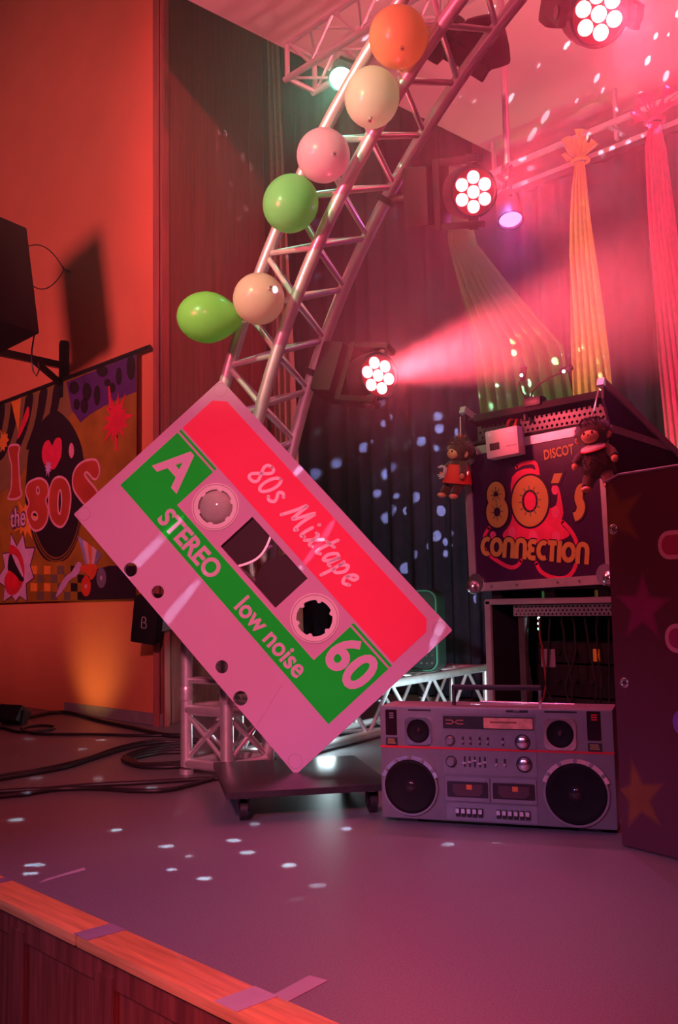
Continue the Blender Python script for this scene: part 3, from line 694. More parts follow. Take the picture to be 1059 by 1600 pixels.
# centre section
plate('control_panel', rrect(0.206, 0.241, 0.497, 0.345, 0.003), 0.0025, M_bb2)
plate('control_panel', rrect(0.206, 0.158, 0.497, 0.230, 0.003), 0.0025, M_bb2)
dsp = plate('tuner_window', rrect(0.209, 0.297, 0.492, 0.336, 0.003), 0.004, M_blk)
plate('dial', rrect(0.338, 0.3005, 0.489, 0.3325, 0.002), 0.005, M_disp, dsp)
plate('dial_scale', rrect(0.358, 0.317, 0.44, 0.322, 0.001), 0.0056, mat('dial_print', (0.25, 0.08, 0.05), 0.5), dsp)
mk = MB(); stroke(mk, [(0.219, 0.323), (0.236, 0.323), (0.244, 0.3175), (0.236, 0.312), (0.219, 0.312)], 0.003, 0.004, 0.005, FR); stroke(mk, [(0.273, 0.323), (0.256, 0.323), (0.248, 0.3175), (0.256, 0.312), (0.273, 0.312)], 0.003, 0.004, 0.005, FR)
mk.build('dial_emblem', mat('amber_print', (0.5, 0.16, 0.1), 0.5), dsp)
plate('vent_slot', rrect(0.095, 0.349, 0.170, 0.354, 0.002), 0.0012, M_blk); plate('vent_slot', rrect(0.525, 0.351, 0.622, 0.3565, 0.002), 0.0012, M_blk)
plate('mode_slot', rrect(0.408, 0.350, 0.476, 0.357, 0.002), 0.0012, M_blk); plate('mode_switch', rrect(0.432, 0.3505, 0.452, 0.3565, 0.002), 0.006, M_chr)
def knob(x, z, r, m_=M_chr):
    M = mtx(V(x, -0.002, z), V(1, 0, 0), V(0, 0, 1), V(0, -1, 0))
    k = MB().lathe([(r * 1.1, 0), (r * 1.1, 0.002), (r, 0.003), (r * 0.95, 0.014), (r * 0.8, 0.016), (0, 0.016)], M, 22).build('knob', m_, bbx, 40)
    MB().lathe([(r * 1.35, 0), (r * 1.35, 0.0012), (0, 0.0012)], M, 22).build('knob_shadow_ring', M_blk, k)  # black disc standing in for the shadow around the knob
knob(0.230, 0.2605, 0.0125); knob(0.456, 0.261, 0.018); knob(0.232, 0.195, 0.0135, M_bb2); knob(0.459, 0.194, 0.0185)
for x in (0.271, 0.295, 0.324, 0.350, 0.396):
    s_ = plate('switch_slot', rrect(x - 0.0035, 0.248, x + 0.0035, 0.273, 0.002), 0.0035, M_blk); plate('switch_tab', rrect(x - 0.003, 0.255, x + 0.003, 0.264, 0.001), 0.010, M_chr, s_)
for i in range(5):
    x = 0.275 + 0.0158 * i; zz = 0.190 + 0.004 * ((i * 7) % 3)
    s_ = plate('equalizer_slot', rrect(x - 0.003, 0.180, x + 0.003, 0.213, 0.002), 0.0035, M_blk); plate('equalizer_tab', rrect(x - 0.006, zz, x + 0.006, zz + 0.006, 0.001), 0.010, M_chr, s_)
for x in (0.374, 0.400):
    s_ = plate('switch_slot', rrect(x - 0.0035, 0.184, x + 0.0035, 0.209, 0.002), 0.0035, M_blk); plate('switch_tab', rrect(x - 0.003, 0.187, x + 0.003, 0.196, 0.001), 0.010, M_chr, s_)
for x0, x1, ox in ((0.213, 0.350, 0.287), (0.356, 0.493, 0.429)):
    d = plate('tape_deck', rrect(x0, 0.076, x1, 0.149, 0.003), 0.006, M_bb2)
    plate('deck_window', rrect(x0 + 0.004, 0.088, x1 - 0.004, 0.136, 0.004), 0.0072, mat('smoked_window', (0.03, 0.012, 0.016), 0.12), d)
    cs = [(x0 + 0.022, 0.128), (x1 - 0.022, 0.128), (x1 - 0.022, 0.104), (x1 - 0.034, 0.093), (x0 + 0.034, 0.093), (x0 + 0.022, 0.104)]
    plate('loaded_tape', cs, 0.0078, mat('tape_shell', (0.10, 0.04, 0.05), 0.3), d)
    plate('tape_label', rrect(ox - 0.0085, 0.1125, ox + 0.0085, 0.1275, 0.001), 0.0084, mat('orange_tape_label', (0.95, 0.22, 0.05), 0.5), d)
    plate('deck_lip', rrect(x0 + 0.01, 0.138, x1 - 0.01, 0.146, 0.002), 0.009, M_bb2, d)
pn = plate('key_panel', rrect(0.213, 0.018, 0.493, 0.068, 0.003), 0.0025, M_bb2)
for k, (x0, n_) in enumerate(((0.249, 5), (0.376, 6))):
    for i in range(n_):
        x = x0 + 0.0178 * i
        kk = plate('key', rrect(x - 0.0065, 0.029, x + 0.0065, 0.056, 0.0015), 0.009, M_blk); plate('key_cap', rrect(x - 0.0055, 0.041, x + 0.0055, 0.0545, 0.0015), 0.015, M_chr, kk)
for x0, x1, z0, z1 in ((0.020, 0.057, 0.272, 0.352), (0.650, 0.690, 0.272, 0.358)):
    mt_ = plate('level_meter', rrect(x0, z0, x1, z1, 0.003), 0.003, mat('meter_window', (0.025, 0.012, 0.016), 0.15))
    for i in range(3): plate('meter_bar', rrect(x0 + 0.013, z1 - 0.013 - 0.007 * i, x1 - 0.010, z1 - 0.009 - 0.007 * i, 0.0008), 0.0036, M_bb2 if x0 < 0.1 else M_redst, mt_)
    pl = plate('badge', rrect(x0, z0 - 0.032, x1 + 0.001, z0 - 0.008, 0.002), 0.003, M_blk)
    for i in range(3): plate('badge_print', rrect(x0 + 0.006, z0 - 0.0145 - 0.006 * i, x1 - 0.009 + 0.002 * i, z0 - 0.0118 - 0.006 * i, 0.0005), 0.0036, mat('gold_print', (0.55, 0.36, 0.12), 0.4), pl)
# carrying handle: two posts and a bar
for x in (0.232, 0.506): MB().box((x, 0.06, 0.393), (0.010, 0.016, 0.066), 0.003).build('handle_post', M_chr if x > 0.4 else M_blk, bbx, 40)
MB().box((0.369, 0.06, 0.420), (0.284, 0.02, 0.016), 0.005).build('handle_bar', M_blk, bbx, 40)
MB().tube([(0.60, 0.14, BH - 0.002), (0.30, 0.14, BH + 0.004)], 0.004, 8).build('antenna', M_chr, bbx, 60)

# ================================================================== RACK UNDER THE CONSOLE
M_case = mat('dark_violet_case_laminate', (0.050, 0.022, 0.075), 0.42, 0, 0.1, 30)
M_in = mat('rack_interior_black', (0.012, 0.010, 0.013), 0.7)
RX0, RX1, RY, RD, RZ = -2.592, -1.93, 3.34, 0.5, 0.70
M_rk = mat('rack_laminate_black', (0.02, 0.012, 0.022), 0.6, spec=0.2)
rk = thing('equipment_rack', 'black open flight case rack with gear and cables under the console', 'rack', (RX0, RY, 0))
MB().box((RX0 + 0.009, RY + RD / 2, RZ / 2), (0.018, RD, RZ)).build('side_panel', M_rk, rk, world=True)
MB().box((RX1 - 0.009, RY + RD / 2, RZ / 2), (0.018, RD, RZ)).build('side_panel', M_rk, rk, world=True)
MB().box(((RX0 + RX1) / 2, RY + RD / 2, RZ - 0.009), (RX1 - RX0, RD, 0.018)).build('top_panel', M_rk, rk, world=True)
MB().box(((RX0 + RX1) / 2, RY + RD / 2, 0.009 + 0.05), (RX1 - RX0, RD, 0.018)).build('bottom_panel', M_rk, rk, world=True)
MB().box(((RX0 + RX1) / 2, RY + RD - 0.009, RZ / 2), (RX1 - RX0, 0.018, RZ)).build('back_panel', M_in, rk, world=True)
for x in (RX0, RX1):
    MB().box((x + (0.012 if x < -2.3 else -0.012), RY - 0.004, RZ / 2 + 0.02), (0.03, 0.016, RZ - 0.05), 0.003).build('edge_profile', M_aluw, rk, 40, world=True)
MB().box(((RX0 + RX1) / 2, RY - 0.004, RZ - 0.010), (RX1 - RX0, 0.016, 0.024), 0.003).build('edge_profile', M_aluw, rk, 40, world=True)
def perforated(name, x0, x1, z0, z1, y, m_, parent, pitch, r, nrow):
    polys = [[(x0, z0), (x1, z0), (x1, z1), (x0, z1)]]
    nx = int((x1 - x0 - 0.02) / pitch)
    for j in range(nrow):
        zz = z0 + (z1 - z0) * (j + 0.5) / nrow
        for i in range(nx): polys.append(circ(x0 + 0.015 + pitch * i + (pitch / 2 if j % 2 else 0), zz, r, 8))
    me = holed(polys, 0, 0.002); me.transform(Matrix.Translation((0, y, 0)) @ FR); me.transform(PM[parent.name].inverted())
    return finish(name, me, m_, parent)
perforated('perforated_rack_strip', RX0 + 0.12, RX1 - 0.02, RZ - 0.072, RZ - 0.026, RY + 0.03, M_aluw, rk, 0.02, 0.0045, 3)
MB().box((RX0 + 0.145, RY + 0.06, 0.42), (0.03, 0.03, 0.52), 0.003).build('rack_rail', mat('grey_rail', (0.2, 0.17, 0.18), 0.4, 0.6), rk, 40, world=True)
gz = 0.10
for hh, dep in ((0.10, 0.05), (0.088, 0.03), (0.132, 0.06), (0.088, 0.07)):
    u_ = MB().box(((RX0 + RX1) / 2 + 0.08, RY + 0.07 + dep / 2 + 0.12, gz + hh / 2), (0.44, 0.26, hh - 0.004), 0.004).build('rack_unit', M_in, rk, 40, world=True)
    for i in range(3): MB().tube([(RX0 + 0.30 + 0.08 * i, RY + 0.055 + dep / 2 + 0.005, gz + hh / 2), (RX0 + 0.30 + 0.08 * i, RY + 0.035 + dep / 2 + 0.005, gz + hh / 2)], 0.010, 10).build('rack_knob', M_blk, u_, 50, world=True)
    gz += hh + 0.004
ld = MB()
for i, c_ in enumerate(((0.8, 0.9, 1.0), (0.85, 0.95, 1.0), (0.3, 1.0, 0.8))):
    p = on_y(841.5, 966 + 8.3 * i, RY + 0.11)
    MB().ball(p, 0.006, None, 10, 6).build('status_led', mat('led_%d' % i, c_, 0.4, emit=c_, estr=6), rk, 60, world=True)
q0 = on_y(850, 1028, RY + 0.09)
MB().box(q0 + V(0.02, 0, 0), (0.07, 0.004, 0.075), 0.001).build('paper_label', mat('grey_paper', (0.35, 0.3, 0.36), 0.7), rk, world=True)
MB().box(on_y(932, 1024, RY + 0.05), (0.028, 0.01, 0.05), 0.003).build('yellow_tag', mat('yellow_tape', (0.75, 0.62, 0.05), 0.5), rk, 40, world=True)
rnd = random.Random(3)
for i in range(8):
    x0 = RX0 + 0.18 + 0.055 * i; pts = smooth_path([(0, 0), (0.02 * rnd.uniform(-1, 1), -0.15), (0.05 * rnd.uniform(-1, 1), -0.3), (0.06 * rnd.uniform(-1, 1), -0.42)], 5)
    MB().tube([(x0 + a, RY + 0.04 + 0.012 * rnd.random(), RZ - 0.08 + b) for a, b in pts], 0.0045, 6).build('patch_cable', mat('red_cable', (0.25, 0.03, 0.02), 0.5) if i == 1 else M_in, rk, 60, world=True)
for x in (RX0 + 0.1, RX1 - 0.1):
    for y in (RY + 0.08, RY + RD - 0.08): MB().tube([(x - 0.015, y, 0.026), (x + 0.015, y, 0.026)], 0.026, 14).build('wheel', M_blk, rk, 50, world=True)

# ================================================================== CONSOLE WITH SLOPING TOP
KX0, KX1, KY, KZ0, KZ1 = -2.645, -1.94, 3.30, 0.735, 1.365
con = thing('dj_console', 'dark flight case console with sloping top and painted front', 'console', (KX0, KY, KZ0))
side = [(KY + 0.02, KZ0), (KY + 0.56, KZ0), (KY + 0.56, 1.285), (KY - 0.02, 1.515), (KY - 0.02, 1.47), (KY + 0.02, 1.37)]
for x in (KX0 + 0.004, KX1 - 0.014):
    Mx = mtx(V(x, 0, 0), V(0, 1, 0), V(0, 0, 1), V(1, 0, 0))
    MB().prism(side, 0, 0.012, Mx).build('side_panel', M_case, con, world=True)
MB().box(((KX0 + KX1) / 2, KY + 0.29, KZ0 + 0.01), (KX1 - KX0 - 0.03, 0.5, 0.02)).build('bottom_panel', M_case, con, world=True)
MB().box(((KX0 + KX1) / 2, KY + 0.55, 1.0), (KX1 - KX0 - 0.03, 0.02, 0.5)).build('back_panel', M_in, con, world=True)
sl = V(0, 0.58, -0.23).normalized()
for x in (KX0 + 0.01, KX1 - 0.008):
    MB().bar(V(x, KY - 0.03, 1.535), V(x, KY + 0.57, 1.535 - 0.6 * 0.23 / 0.58), 0.03, 0.03, (0, 0.23, 0.58)).build('sloping_rail', M_aluw, con, world=True)
MB().bar(V(KX1 - 0.004, KY + 0.20, 1.37), V(KX1 - 0.004, KY + 0.20, 1.43), 0.018, 0.008).build('side_strut', M_aluw, con, world=True)
MB().bar(V(KX1 - 0.002, KY + 0.02, 1.355), V(KX1 - 0.002, KY + 0.50, 1.325), 0.006, 0.03).build('side_rail', M_aluw, con, world=True)
MB().bar(V(KX0 + 0.06, KY, 1.49), V(KX1 - 0.02, KY, 1.49), 0.03, 0.028).build('front_lip', M_in, con, world=True)
MB().prism([(KY - 0.01, 1.495), (KY + 0.56, 1.27), (KY + 0.56, 1.262), (KY - 0.01, 1.487)], 0, KX1 - KX0 - 0.05, mtx(V(KX0 + 0.025, 0, 0), V(0, 1, 0), V(0, 0, 1), V(1, 0, 0))).build('sloping_top', M_in, con, world=True)
MB().box(((KX0 + KX1) / 2, KY + 0.10, 1.385), (KX1 - KX0 - 0.04, 0.2, 0.01)).build('inner_shelf', M_in, con, world=True)
MB().box(((KX0 + KX1) / 2, KY + 0.22, 1.425), (KX1 - KX0 - 0.04, 0.02, 0.12)).build('inner_back', M_in, con, world=True)
perforated('perforated_panel', KX0 + 0.03, KX1 - 0.03, 1.375, 1.470, KY + 0.05, mat('dark_grey_perforated_steel', (0.10, 0.09, 0.10), 0.4, 0.5), con, 0.024, 0.0065, 4)
# painted front cover with aluminium edges and ball corners
FM = Matrix.Translation((KX0, KY, KZ0)) @ Matrix.Rotation(math.radians(-1.3), 4, 'Y')
def floc(mb): return mb
KW, KH = KX1 - KX0, KZ1 - KZ0
FL = Matrix.Translation((0, 0, 0)) @ Matrix.Rotation(math.radians(-1.3), 4, 'Y') @ FR    # flat shapes on the cover, in the console's own frame
fc = MB().prism([(0.01, 0.01), (KW - 0.01, 0.01), (KW - 0.01, KH - 0.01), (0.01, KH - 0.01)], -0.018, 0.0, FL).build('front_cover', mat('dark_purple_print', (0.055, 0.016, 0.075), 0.35, 0, 0.15, 9), con)
EDW = 0.036
for P in ([(0, 0), (KW, 0), (KW, EDW), (0, EDW)], [(0, KH - EDW), (KW, KH - EDW), (KW, KH), (0, KH)], [(0, EDW), (EDW, EDW), (EDW, KH - EDW), (0, KH - EDW)], [(KW - EDW, EDW), (KW, EDW), (KW, KH - EDW), (KW - EDW, KH - EDW)]):
    e_ = MB().prism(P, -0.03, 0.005, FL).build('edge_profile', M_aluw, con)
for x, z in ((0.02, 0.02), (KW - 0.02, 0.02), (0.02, KH - 0.02), (KW - 0.02, KH - 0.02)):
    MB().prism(circ(x + (0.016 if x < 0.1 else -0.016), z + (0.016 if z < 0.1 else -0.016), 0.042, 20), 0.003, 0.008, FL).ball(FL @ V(x, z, 0.006), 0.030, None, 16, 10).build('ball_corner', M_chr, con, 50)
for P in [(0.25, 0.018), (0.45, 0.018), (0.55, 0.018), (0.12, 0.018)]:
    MB().prism(circ(P[0], P[1], 0.006, 10), 0.005, 0.007, FL).build('rivet', M_bb2, con)
# lettering and paint on the cover
M_gold = mat('gold_letter_paint', (0.62, 0.40, 0.10), 0.45, 0, 0.06)
M_teal = mat('teal_ray_paint', (0.08, 0.20, 0.16), 0.5)
M_out = mat('dark_outline_paint', (0.03, 0.006, 0.03), 0.5)
M_hot = mat('hot_pink_paint', (0.90, 0.05, 0.16), 0.45, 0, 0.2, 14)
M_hot2 = mat('light_pink_paint', (0.95, 0.12, 0.30), 0.45, 0, 0.1, 14)
def cuv(px, py):
    p = on_y(px, py, KY); l = (Matrix.Rotation(math.radians(1.3), 3, 'Y') @ (p - V(KX0, KY, KZ0))); return (l.x, l.z)
def cpoly(pts): return [cuv(*p) for p in pts]
def dec(name, polys, d, m_, par=fc):
    me = holed(polys if isinstance(polys[0][0], (tuple, list)) else [polys], 0.0, d); me.transform(FL); return finish(name, me, m_, par)
def cstroke(name, paths, wd, d, m_, par=fc, closed=False):
    mb = MB()
    for p in paths: stroke(mb, p, wd, 0, d, FL, closed)
    return mb.build(name, m_, par)
blob = smooth_path(cpoly([(800, 745), (838, 735), (842, 790), (868, 790), (872, 760), (880, 800), (876, 818), (890, 835), (872, 845), (846, 850), (822, 842), (800, 846), (785, 836), (800, 810)]), 4, True)
dec('pink_splash', blob, 0.0008, M_hot)
for c_ in ((800, 832, 7, 9), (833, 838, 8, 9), (869, 838, 7, 8), (868, 800, 7, 9), (867, 765, 6, 8), (770, 836, 6, 6)):
    u_, v_ = cuv(c_[0], c_[1]); dec('pink_dot', circ(u_, v_, c_[2] * 0.0027, 16, c_[3] * 0.0027), 0.0012, M_hot2)
for sw_ in [smooth_path(cpoly([(807, 730), (818, 724), (836, 724), (841, 745)]), 5), smooth_path(cpoly([(878, 815), (892, 830), (901, 850), (901, 875), (895, 893), (882, 903), (862, 902), (845, 893), (838, 880)]), 5),
    smooth_path(cpoly([(764, 825), (757, 838), (757, 858), (772, 873), (795, 886), (808, 884), (814, 876)]), 5)]: cstroke('pink_swirl', [sw_], 0.017, 0.001, M_hot)
e8a, e8b = cuv(775, 773), cuv(777, 800)
o0 = cuv(828, 783)
k = 0.0028; kx = 0.0033
for (d, gr, m_) in ((0.0016, 3.0, M_out), (0.0024, 0.0, M_gold)):
    dec('digit_eight', [circ(e8a[0], e8a[1], (14.5 + gr) * kx, 28, (20 + gr) * k), circ(e8a[0], e8a[1], (4.0 if gr == 0 else 3) * kx, 14, (5.0 if gr == 0 else 4) * k)], d, m_)
    dec('digit_eight', [circ(e8b[0], e8b[1], (17.5 + gr) * kx, 28, (24 + gr) * k), circ(e8b[0], e8b[1], (5.5 if gr == 0 else 4) * kx, 14, (7.0 if gr == 0 else 6) * k)], d + 0.0003, m_)
    dec('digit_zero', [circ(o0[0], o0[1], (27.5 + gr) * kx, 36, (38 + gr) * k), circ(o0[0], o0[1], (12 - gr) * kx, 24, (17 - gr) * k)], d, m_)
    ap = cpoly([(866, 740), (879, 739), (873, 755), (861, 755)]) if gr == 0 else cpoly([(863, 736), (884, 735), (876, 758), (857, 759)])
    dec('apostrophe', ap, d, m_)
    ss = smooth_path(cpoly([(914, 762), (907, 764), (904, 778), (908, 792), (904, 804), (897, 808)]), 5)
    mb = MB(); stroke(mb, ss, (13 + 2 * gr) * k, 0, d, FL, round_caps=False); mb.build('letter_s', m_, fc)
for (c_, r0, r1, n_) in ((o0, 16, 24, 12), (e8a, 6, 12, 8), (e8b, 8, 14, 8)):
    for i in range(n_):
        q = 2 * PI * i / n_; yy = 1.25; rays = MB()
        stroke(rays, [(c_[0] + r0 * k * math.cos(q) * 0.75, c_[1] + r0 * k * yy * math.sin(q) * 0.75), (c_[0] + r1 * k * math.cos(q) * 0.8, c_[1] + r1 * k * yy * math.sin(q) * 0.75)], 0.004, 0, 0.0029, FL)
        rays.build('teal_ray', M_teal, fc)
# CONNECTION in fat rounded strokes
CON = {
 'C': (0.72, [arcseg(0.42, 0.5, 0.36, 60, 300)]), 'O': (0.98, [arcseg(0.45, 0.5, 0.36, 0, 360, 28)]),
 'N': (0.92, [smooth_path([(0.12, 0.02), (0.12, 0.62), (0.2, 0.84), (0.42, 0.9), (0.64, 0.82), (0.72, 0.6), (0.72, 0.02)], 4)]),
 'E': (0.74, [smooth_path([(0.62, 0.86), (0.28, 0.88), (0.13, 0.7), (0.3, 0.52), (0.5, 0.5)], 4), smooth_path([(0.42, 0.5), (0.2, 0.46), (0.1, 0.28), (0.25, 0.12), (0.62, 0.12)], 4)]),
 'T': (0.68, [[(0.02, 0.88), (0.62, 0.88)], [(0.32, 0.88), (0.32, 0.02)]]), 'I': (0.34, [[(0.15, 0.0), (0.15, 1.0)]])}
a0, a1 = cuv(752, 869), cuv(921, 883)
ang = math.atan2(a1[1] - a0[1], a1[0] - a0[0]); wt = sum(CON[c_][0] for c_ in 'CONNECTION'); s_ = math.hypot(a1[0] - a0[0], a1[1] - a0[1]) / wt; sy = 0.088
for d, wd, m_ in ((0.0016, 0.030, M_out), (0.0022, 0.0205, M_gold)):
    x = 0; mb = MB()
    for ch in 'CONNECTION':
        for pi_, p in enumerate(CON[ch][1]):
            stroke(mb, [(a0[0] + (x + a) * s_ * math.cos(ang) - b * sy * math.sin(ang), a0[1] + (x + a) * s_ * math.sin(ang) + b * sy * math.cos(ang)) for a, b in p], wd, 0, d + 0.0003 * pi_, FL, round_caps=False)
        x += CON[ch][0]
    mb.build('band_lettering', m_, fc)
dc = cuv(873, 707)
me = text('DISCOT', 0.056, 0.001, 0.0016, FL @ Matrix.Translation((dc[0], dc[1], 0.0015)) @ Matrix.Rotation(math.radians(2.0), 4, 'Z'), 'CENTER', 0, 0.72, 1.0)
finish('small_lettering', me, M_gold, fc)
# spacer blocks between console and rack
for x in (KX0 + 0.10, KX0 + 0.37, KX0 + 0.62):
    MB().box((x, KY + 0.2, (RZ + KZ0) / 2), (0.05, 0.3, KZ0 - RZ + 0.004)).build('rubber_foot', M_blk, con, world=True)

# white router-like box on the edge of the console
bp_ = on_y(787, 692, KY - 0.05)
MR = Matrix.Translation(V(bp_.x, KY - 0.04, bp_.z)) @ Matrix.Rotation(math.radians(-3), 4, 'Y') @ Matrix.Rotation(math.radians(6), 4, 'Z')
wbx = thing('white_device_box', 'small white plastic device box on the console edge', 'device box', MR)
M_wh = mat('white_device_plastic', (0.72, 0.70, 0.72), 0.4, 0, 0.03)
MB().box((0, 0, 0), (0.155, 0.06, 0.118), 0.008).build('shell', M_wh, wbx, 40)
MB().box((-0.035, -0.0305, -0.012), (0.046, 0.002, 0.030)).build('label_sticker', M_blk, wbx)
MB().box((0.05, -0.0305, 0.035), (0.024, 0.002, 0.006)).build('logo_mark', M_bb2, wbx)
MB().box((0.045, -0.0305, -0.02), (0.05, 0.0015, 0.003)).build('seam', M_bb2, wbx)
# red cable loops on top of the console
p0 = on_y(797, 668, KY + 0.04)
cp = smooth_path([(-0.02, -0.06), (-0.012, 0.0), (0.01, 0.035), (0.035, 0.03), (0.03, -0.01), (0.012, 0.004), (0.0, -0.05)], 6)
tag(MB().tube([p0 + V(a, 0.01 * math.sin(i * 0.5), b) for i, (a, b) in enumerate(cp)], 0.007, 8).build('red_cable', mat('red_cable_bright', (0.85, 0.05, 0.02), 0.4), None, 60), 'bright red cable loop rising behind the white device box', 'cable')
# gooseneck lamps
def goose(label, base, pts, head, aim):
    t = thing('gooseneck_lamp', label, 'lamp', base, 'gooseneck lamps on the console')
    MB().tube([base - V(0, 0, 0.02), base + V(0, 0, 0.012)], 0.012, 10).build('socket', M_blk, t, 50, world=True)
    MB().tube(pts, 0.0042, 8).build('gooseneck', M_blk, t, 60, world=True)
    aim = Vector(aim).normalized()
    h_ = MB().tube([head - aim * 0.03, head - aim * 0.02, head + aim * 0.03, head + aim * 0.034], [0.007, 0.013, 0.015, 0.008], 10).build('lamp_head', M_blk, t, 50, world=True)
    MB().ball(head + V(0, -0.012, -0.008), 0.007, None, 10, 6).build('led', mat('white_led', (1, 1, 1), 0.4, emit=(0.85, 0.95, 1.0), estr=5), h_, 60, world=True)
def gp(px, py, dy_): return on_y(px, py, KY + dy_)
b1 = gp(821, 650, 0.02)
goose('gooseneck lamp bent short and upright, left of the pair', b1, [b1, gp(822, 628, 0.03), gp(814, 610, 0.03), gp(811, 600, 0.02), gp(815, 588, 0.02)], gp(817, 584, 0.02), (0.3, -0.2, 0.9))
b2 = gp(829, 628, 0.04)
goose('gooseneck lamp with a long arm arching to the right', b2, [b2, gp(831, 612, 0.04), gp(842, 600, 0.04), gp(860, 589, 0.04), gp(876, 582, 0.04)], gp(883, 578, 0.04), (0.95, -0.1, 0.2))
tag(MB().box(gp(835, 627, 0.0) + V(0, 0.0, -0.004), (0.09, 0.05, 0.04), 0.012).build('lamp_clamp_block', M_blk, None, 40), 'small black clamp block on the console lip below the lamps', 'clamp')

# ================================================================== PLUSH MONKEYS
M_fur = mat('brown_plush_fur', (0.085, 0.032, 0.022), 0.95, 0, 0.3, 60, 0.4, 300, sheen=0.5)
M_skin = mat('toy_face_vinyl', (0.75, 0.34, 0.20), 0.45)
def plush(label, px, py, Y, h, tilt, yaw, dress, extra, cord_to):
    c = on_y(px, py, Y)                                   # centre of the toy
    M = Matrix.Translation(c) @ Matrix.Rotation(yaw, 4, 'Z') @ Matrix.Rotation(tilt, 4, 'Y') @ Matrix.Diagonal((h, h, h, 1))
    t = thing('plush_monkey', label, 'plush toy', c, 'plush monkeys hanging on the console')
    body = MB()
    # body, head, arms and legs are one skin: overlapping volumes of one mesh
    body.lathe([(0, -0.30), (0.14, -0.29), (0.205, -0.2), (0.20, -0.05), (0.15, 0.10), (0.09, 0.16), (0, 0.17)], M, 20)
    body.ball((0, 0.01, 0.315), (0.235, 0.20, 0.20), M, 20, 12)
    for s in (-1, 1):
        body.tube([M @ V(*p) for p in ((s * 0.12, -0.02, 0.09), (s * 0.22, -0.06, 0.0), (s * 0.27, -0.12, -0.08))], [0.075 * h, 0.07 * h, 0.058 * h], 12)
        body.tube([M @ V(*p) for p in ((s * 0.09, -0.02, -0.24), (s * 0.13, -0.1, -0.33), (s * 0.15, -0.15, -0.42))], [0.09 * h, 0.085 * h, 0.07 * h], 12)
    bo = body.build('fur_body', M_fur, t, 80, world=True)
    rnd = random.Random(px)
    fur = MB()
    for i in range(2600):
        if rnd.random() < 0.6:
            u_, a = rnd.uniform(-0.5, 1), rnd.uniform(0, 2 * PI); q = math.sqrt(1 - u_ * u_); nn = V(q * math.cos(a), q * math.sin(a), u_)
            if nn.y < -0.45 and nn.z < 0.35 and abs(nn.x) < 0.75: continue
            p = V(nn.x * 0.235, 0.01 + nn.y * 0.20, 0.315 + nn.z * 0.20)
        else:
            a, zz = rnd.uniform(0, 2 * PI), rnd.uniform(-0.26, 0.12); nn = V(math.cos(a), math.sin(a), 0.1); r = 0.2 if zz < -0.05 else 0.2 - (zz + 0.05) * 0.35
            if extra == 'dress' and nn.y < 0.3: continue
            p = V(r * math.cos(a), r * math.sin(a), zz)
        d_ = (nn + V(rnd.uniform(-.5, .5), rnd.uniform(-.5, .5), rnd.uniform(-.5, .5))).normalized() * rnd.uniform(0.02, 0.05)
        sd = nn.orthogonal().normalized() * 0.006
        fur.add([p - sd, p + sd, p + d_], [(0, 1, 2)], M)
    f_ = fur.build('fur_tufts', M_fur, bo, None, world=True); f_['kind'] = 'stuff'
    face = MB().ball((0, -0.135, 0.25), (0.125, 0.085, 0.095), M, 18, 10).build('face', M_skin, t, 80, world=True)
    for s in (-1, 1):
        MB().ball((s * 0.20, -0.03, 0.25), (0.055, 0.03, 0.06), M, 12, 8).build('ear', M_skin, t, 80, world=True)
        MB().ball((s * 0.055, -0.205, 0.285), (0.018, 0.012, 0.022), M, 10, 6).build('eye', M_blk, face, 80, world=True)
        MB().ball((s * 0.27, -0.13, -0.11), (0.05, 0.045, 0.055), M, 12, 8).build('hand', M_skin, t, 80, world=True)
        MB().ball((s * 0.155, -0.18, -0.45), (0.07, 0.085, 0.045), M, 12, 8).build('foot', M_skin, t, 80, world=True)
    MB().ball((0, -0.212, 0.25), (0.016, 0.012, 0.012), M, 10, 6).build('nose', M_blk, face, 80, world=True)
    if extra == 'bib':
        b_ = MB().lathe([(0.17, 0.10), (0.165, 0.13), (0.05, 0.16)], M @ Matrix.Translation((0, -0.03, 0.0)) @ Matrix.Rotation(math.radians(24), 4, 'X'), 24).build('bib', mat('white_bib', (0.72, 0.62, 0.70), 0.7), t, 80, world=True)
        MB().tube([M @ Matrix.Translation((0, -0.03, 0)) @ Matrix.Rotation(math.radians(24), 4, 'X') @ V(0.172 * math.cos(i * PI / 12), 0.172 * math.sin(i * PI / 12), 0.10) for i in range(24)], 0.012 * h, 6, closed=True).build('bib_edge', mat('red_trim', (0.8, 0.06, 0.05), 0.6), t, 80, world=True)
    else:
        MB().lathe([(0.10, 0.14), (0.17, 0.06), (0.215, -0.06), (0.25, -0.24), (0.235, -0.24)], M, 24).build('dress', mat('red_dress', (0.78, 0.05, 0.03), 0.7), t, 80, world=True)
        rr = MB()
        for j in range(3):
            a_ = 0.03 * j
            stroke(rr, [(-0.15 + a_, 0.02), (-0.06 + a_, 0.06), (0.02 + a_, 0.02), (0.0 + a_, -0.12), (-0.14 + a_, -0.1 - a_)], 0.012, 0, 0.02, M @ Matrix.Translation((-0.08, -0.24, -0.02)) @ Matrix.Rotation(PI / 2, 4, 'X'))
        rr.build('toy_lyre', mat('pale_toy_plastic', (0.72, 0.6, 0.72), 0.35), t, 80, world=True)
        tf = MB()
        for i in range(40):
            a = rnd.uniform(0, 2 * PI); tf.add([V(0.03 * math.cos(a), 0.03 * math.sin(a), 0.47), V(0.03 * math.cos(a + .5), 0.03 * math.sin(a + .5), 0.47), V(0.09 * math.cos(a), 0.09 * math.sin(a), 0.56 + rnd.random() * 0.06)], [(0, 1, 2)], M)
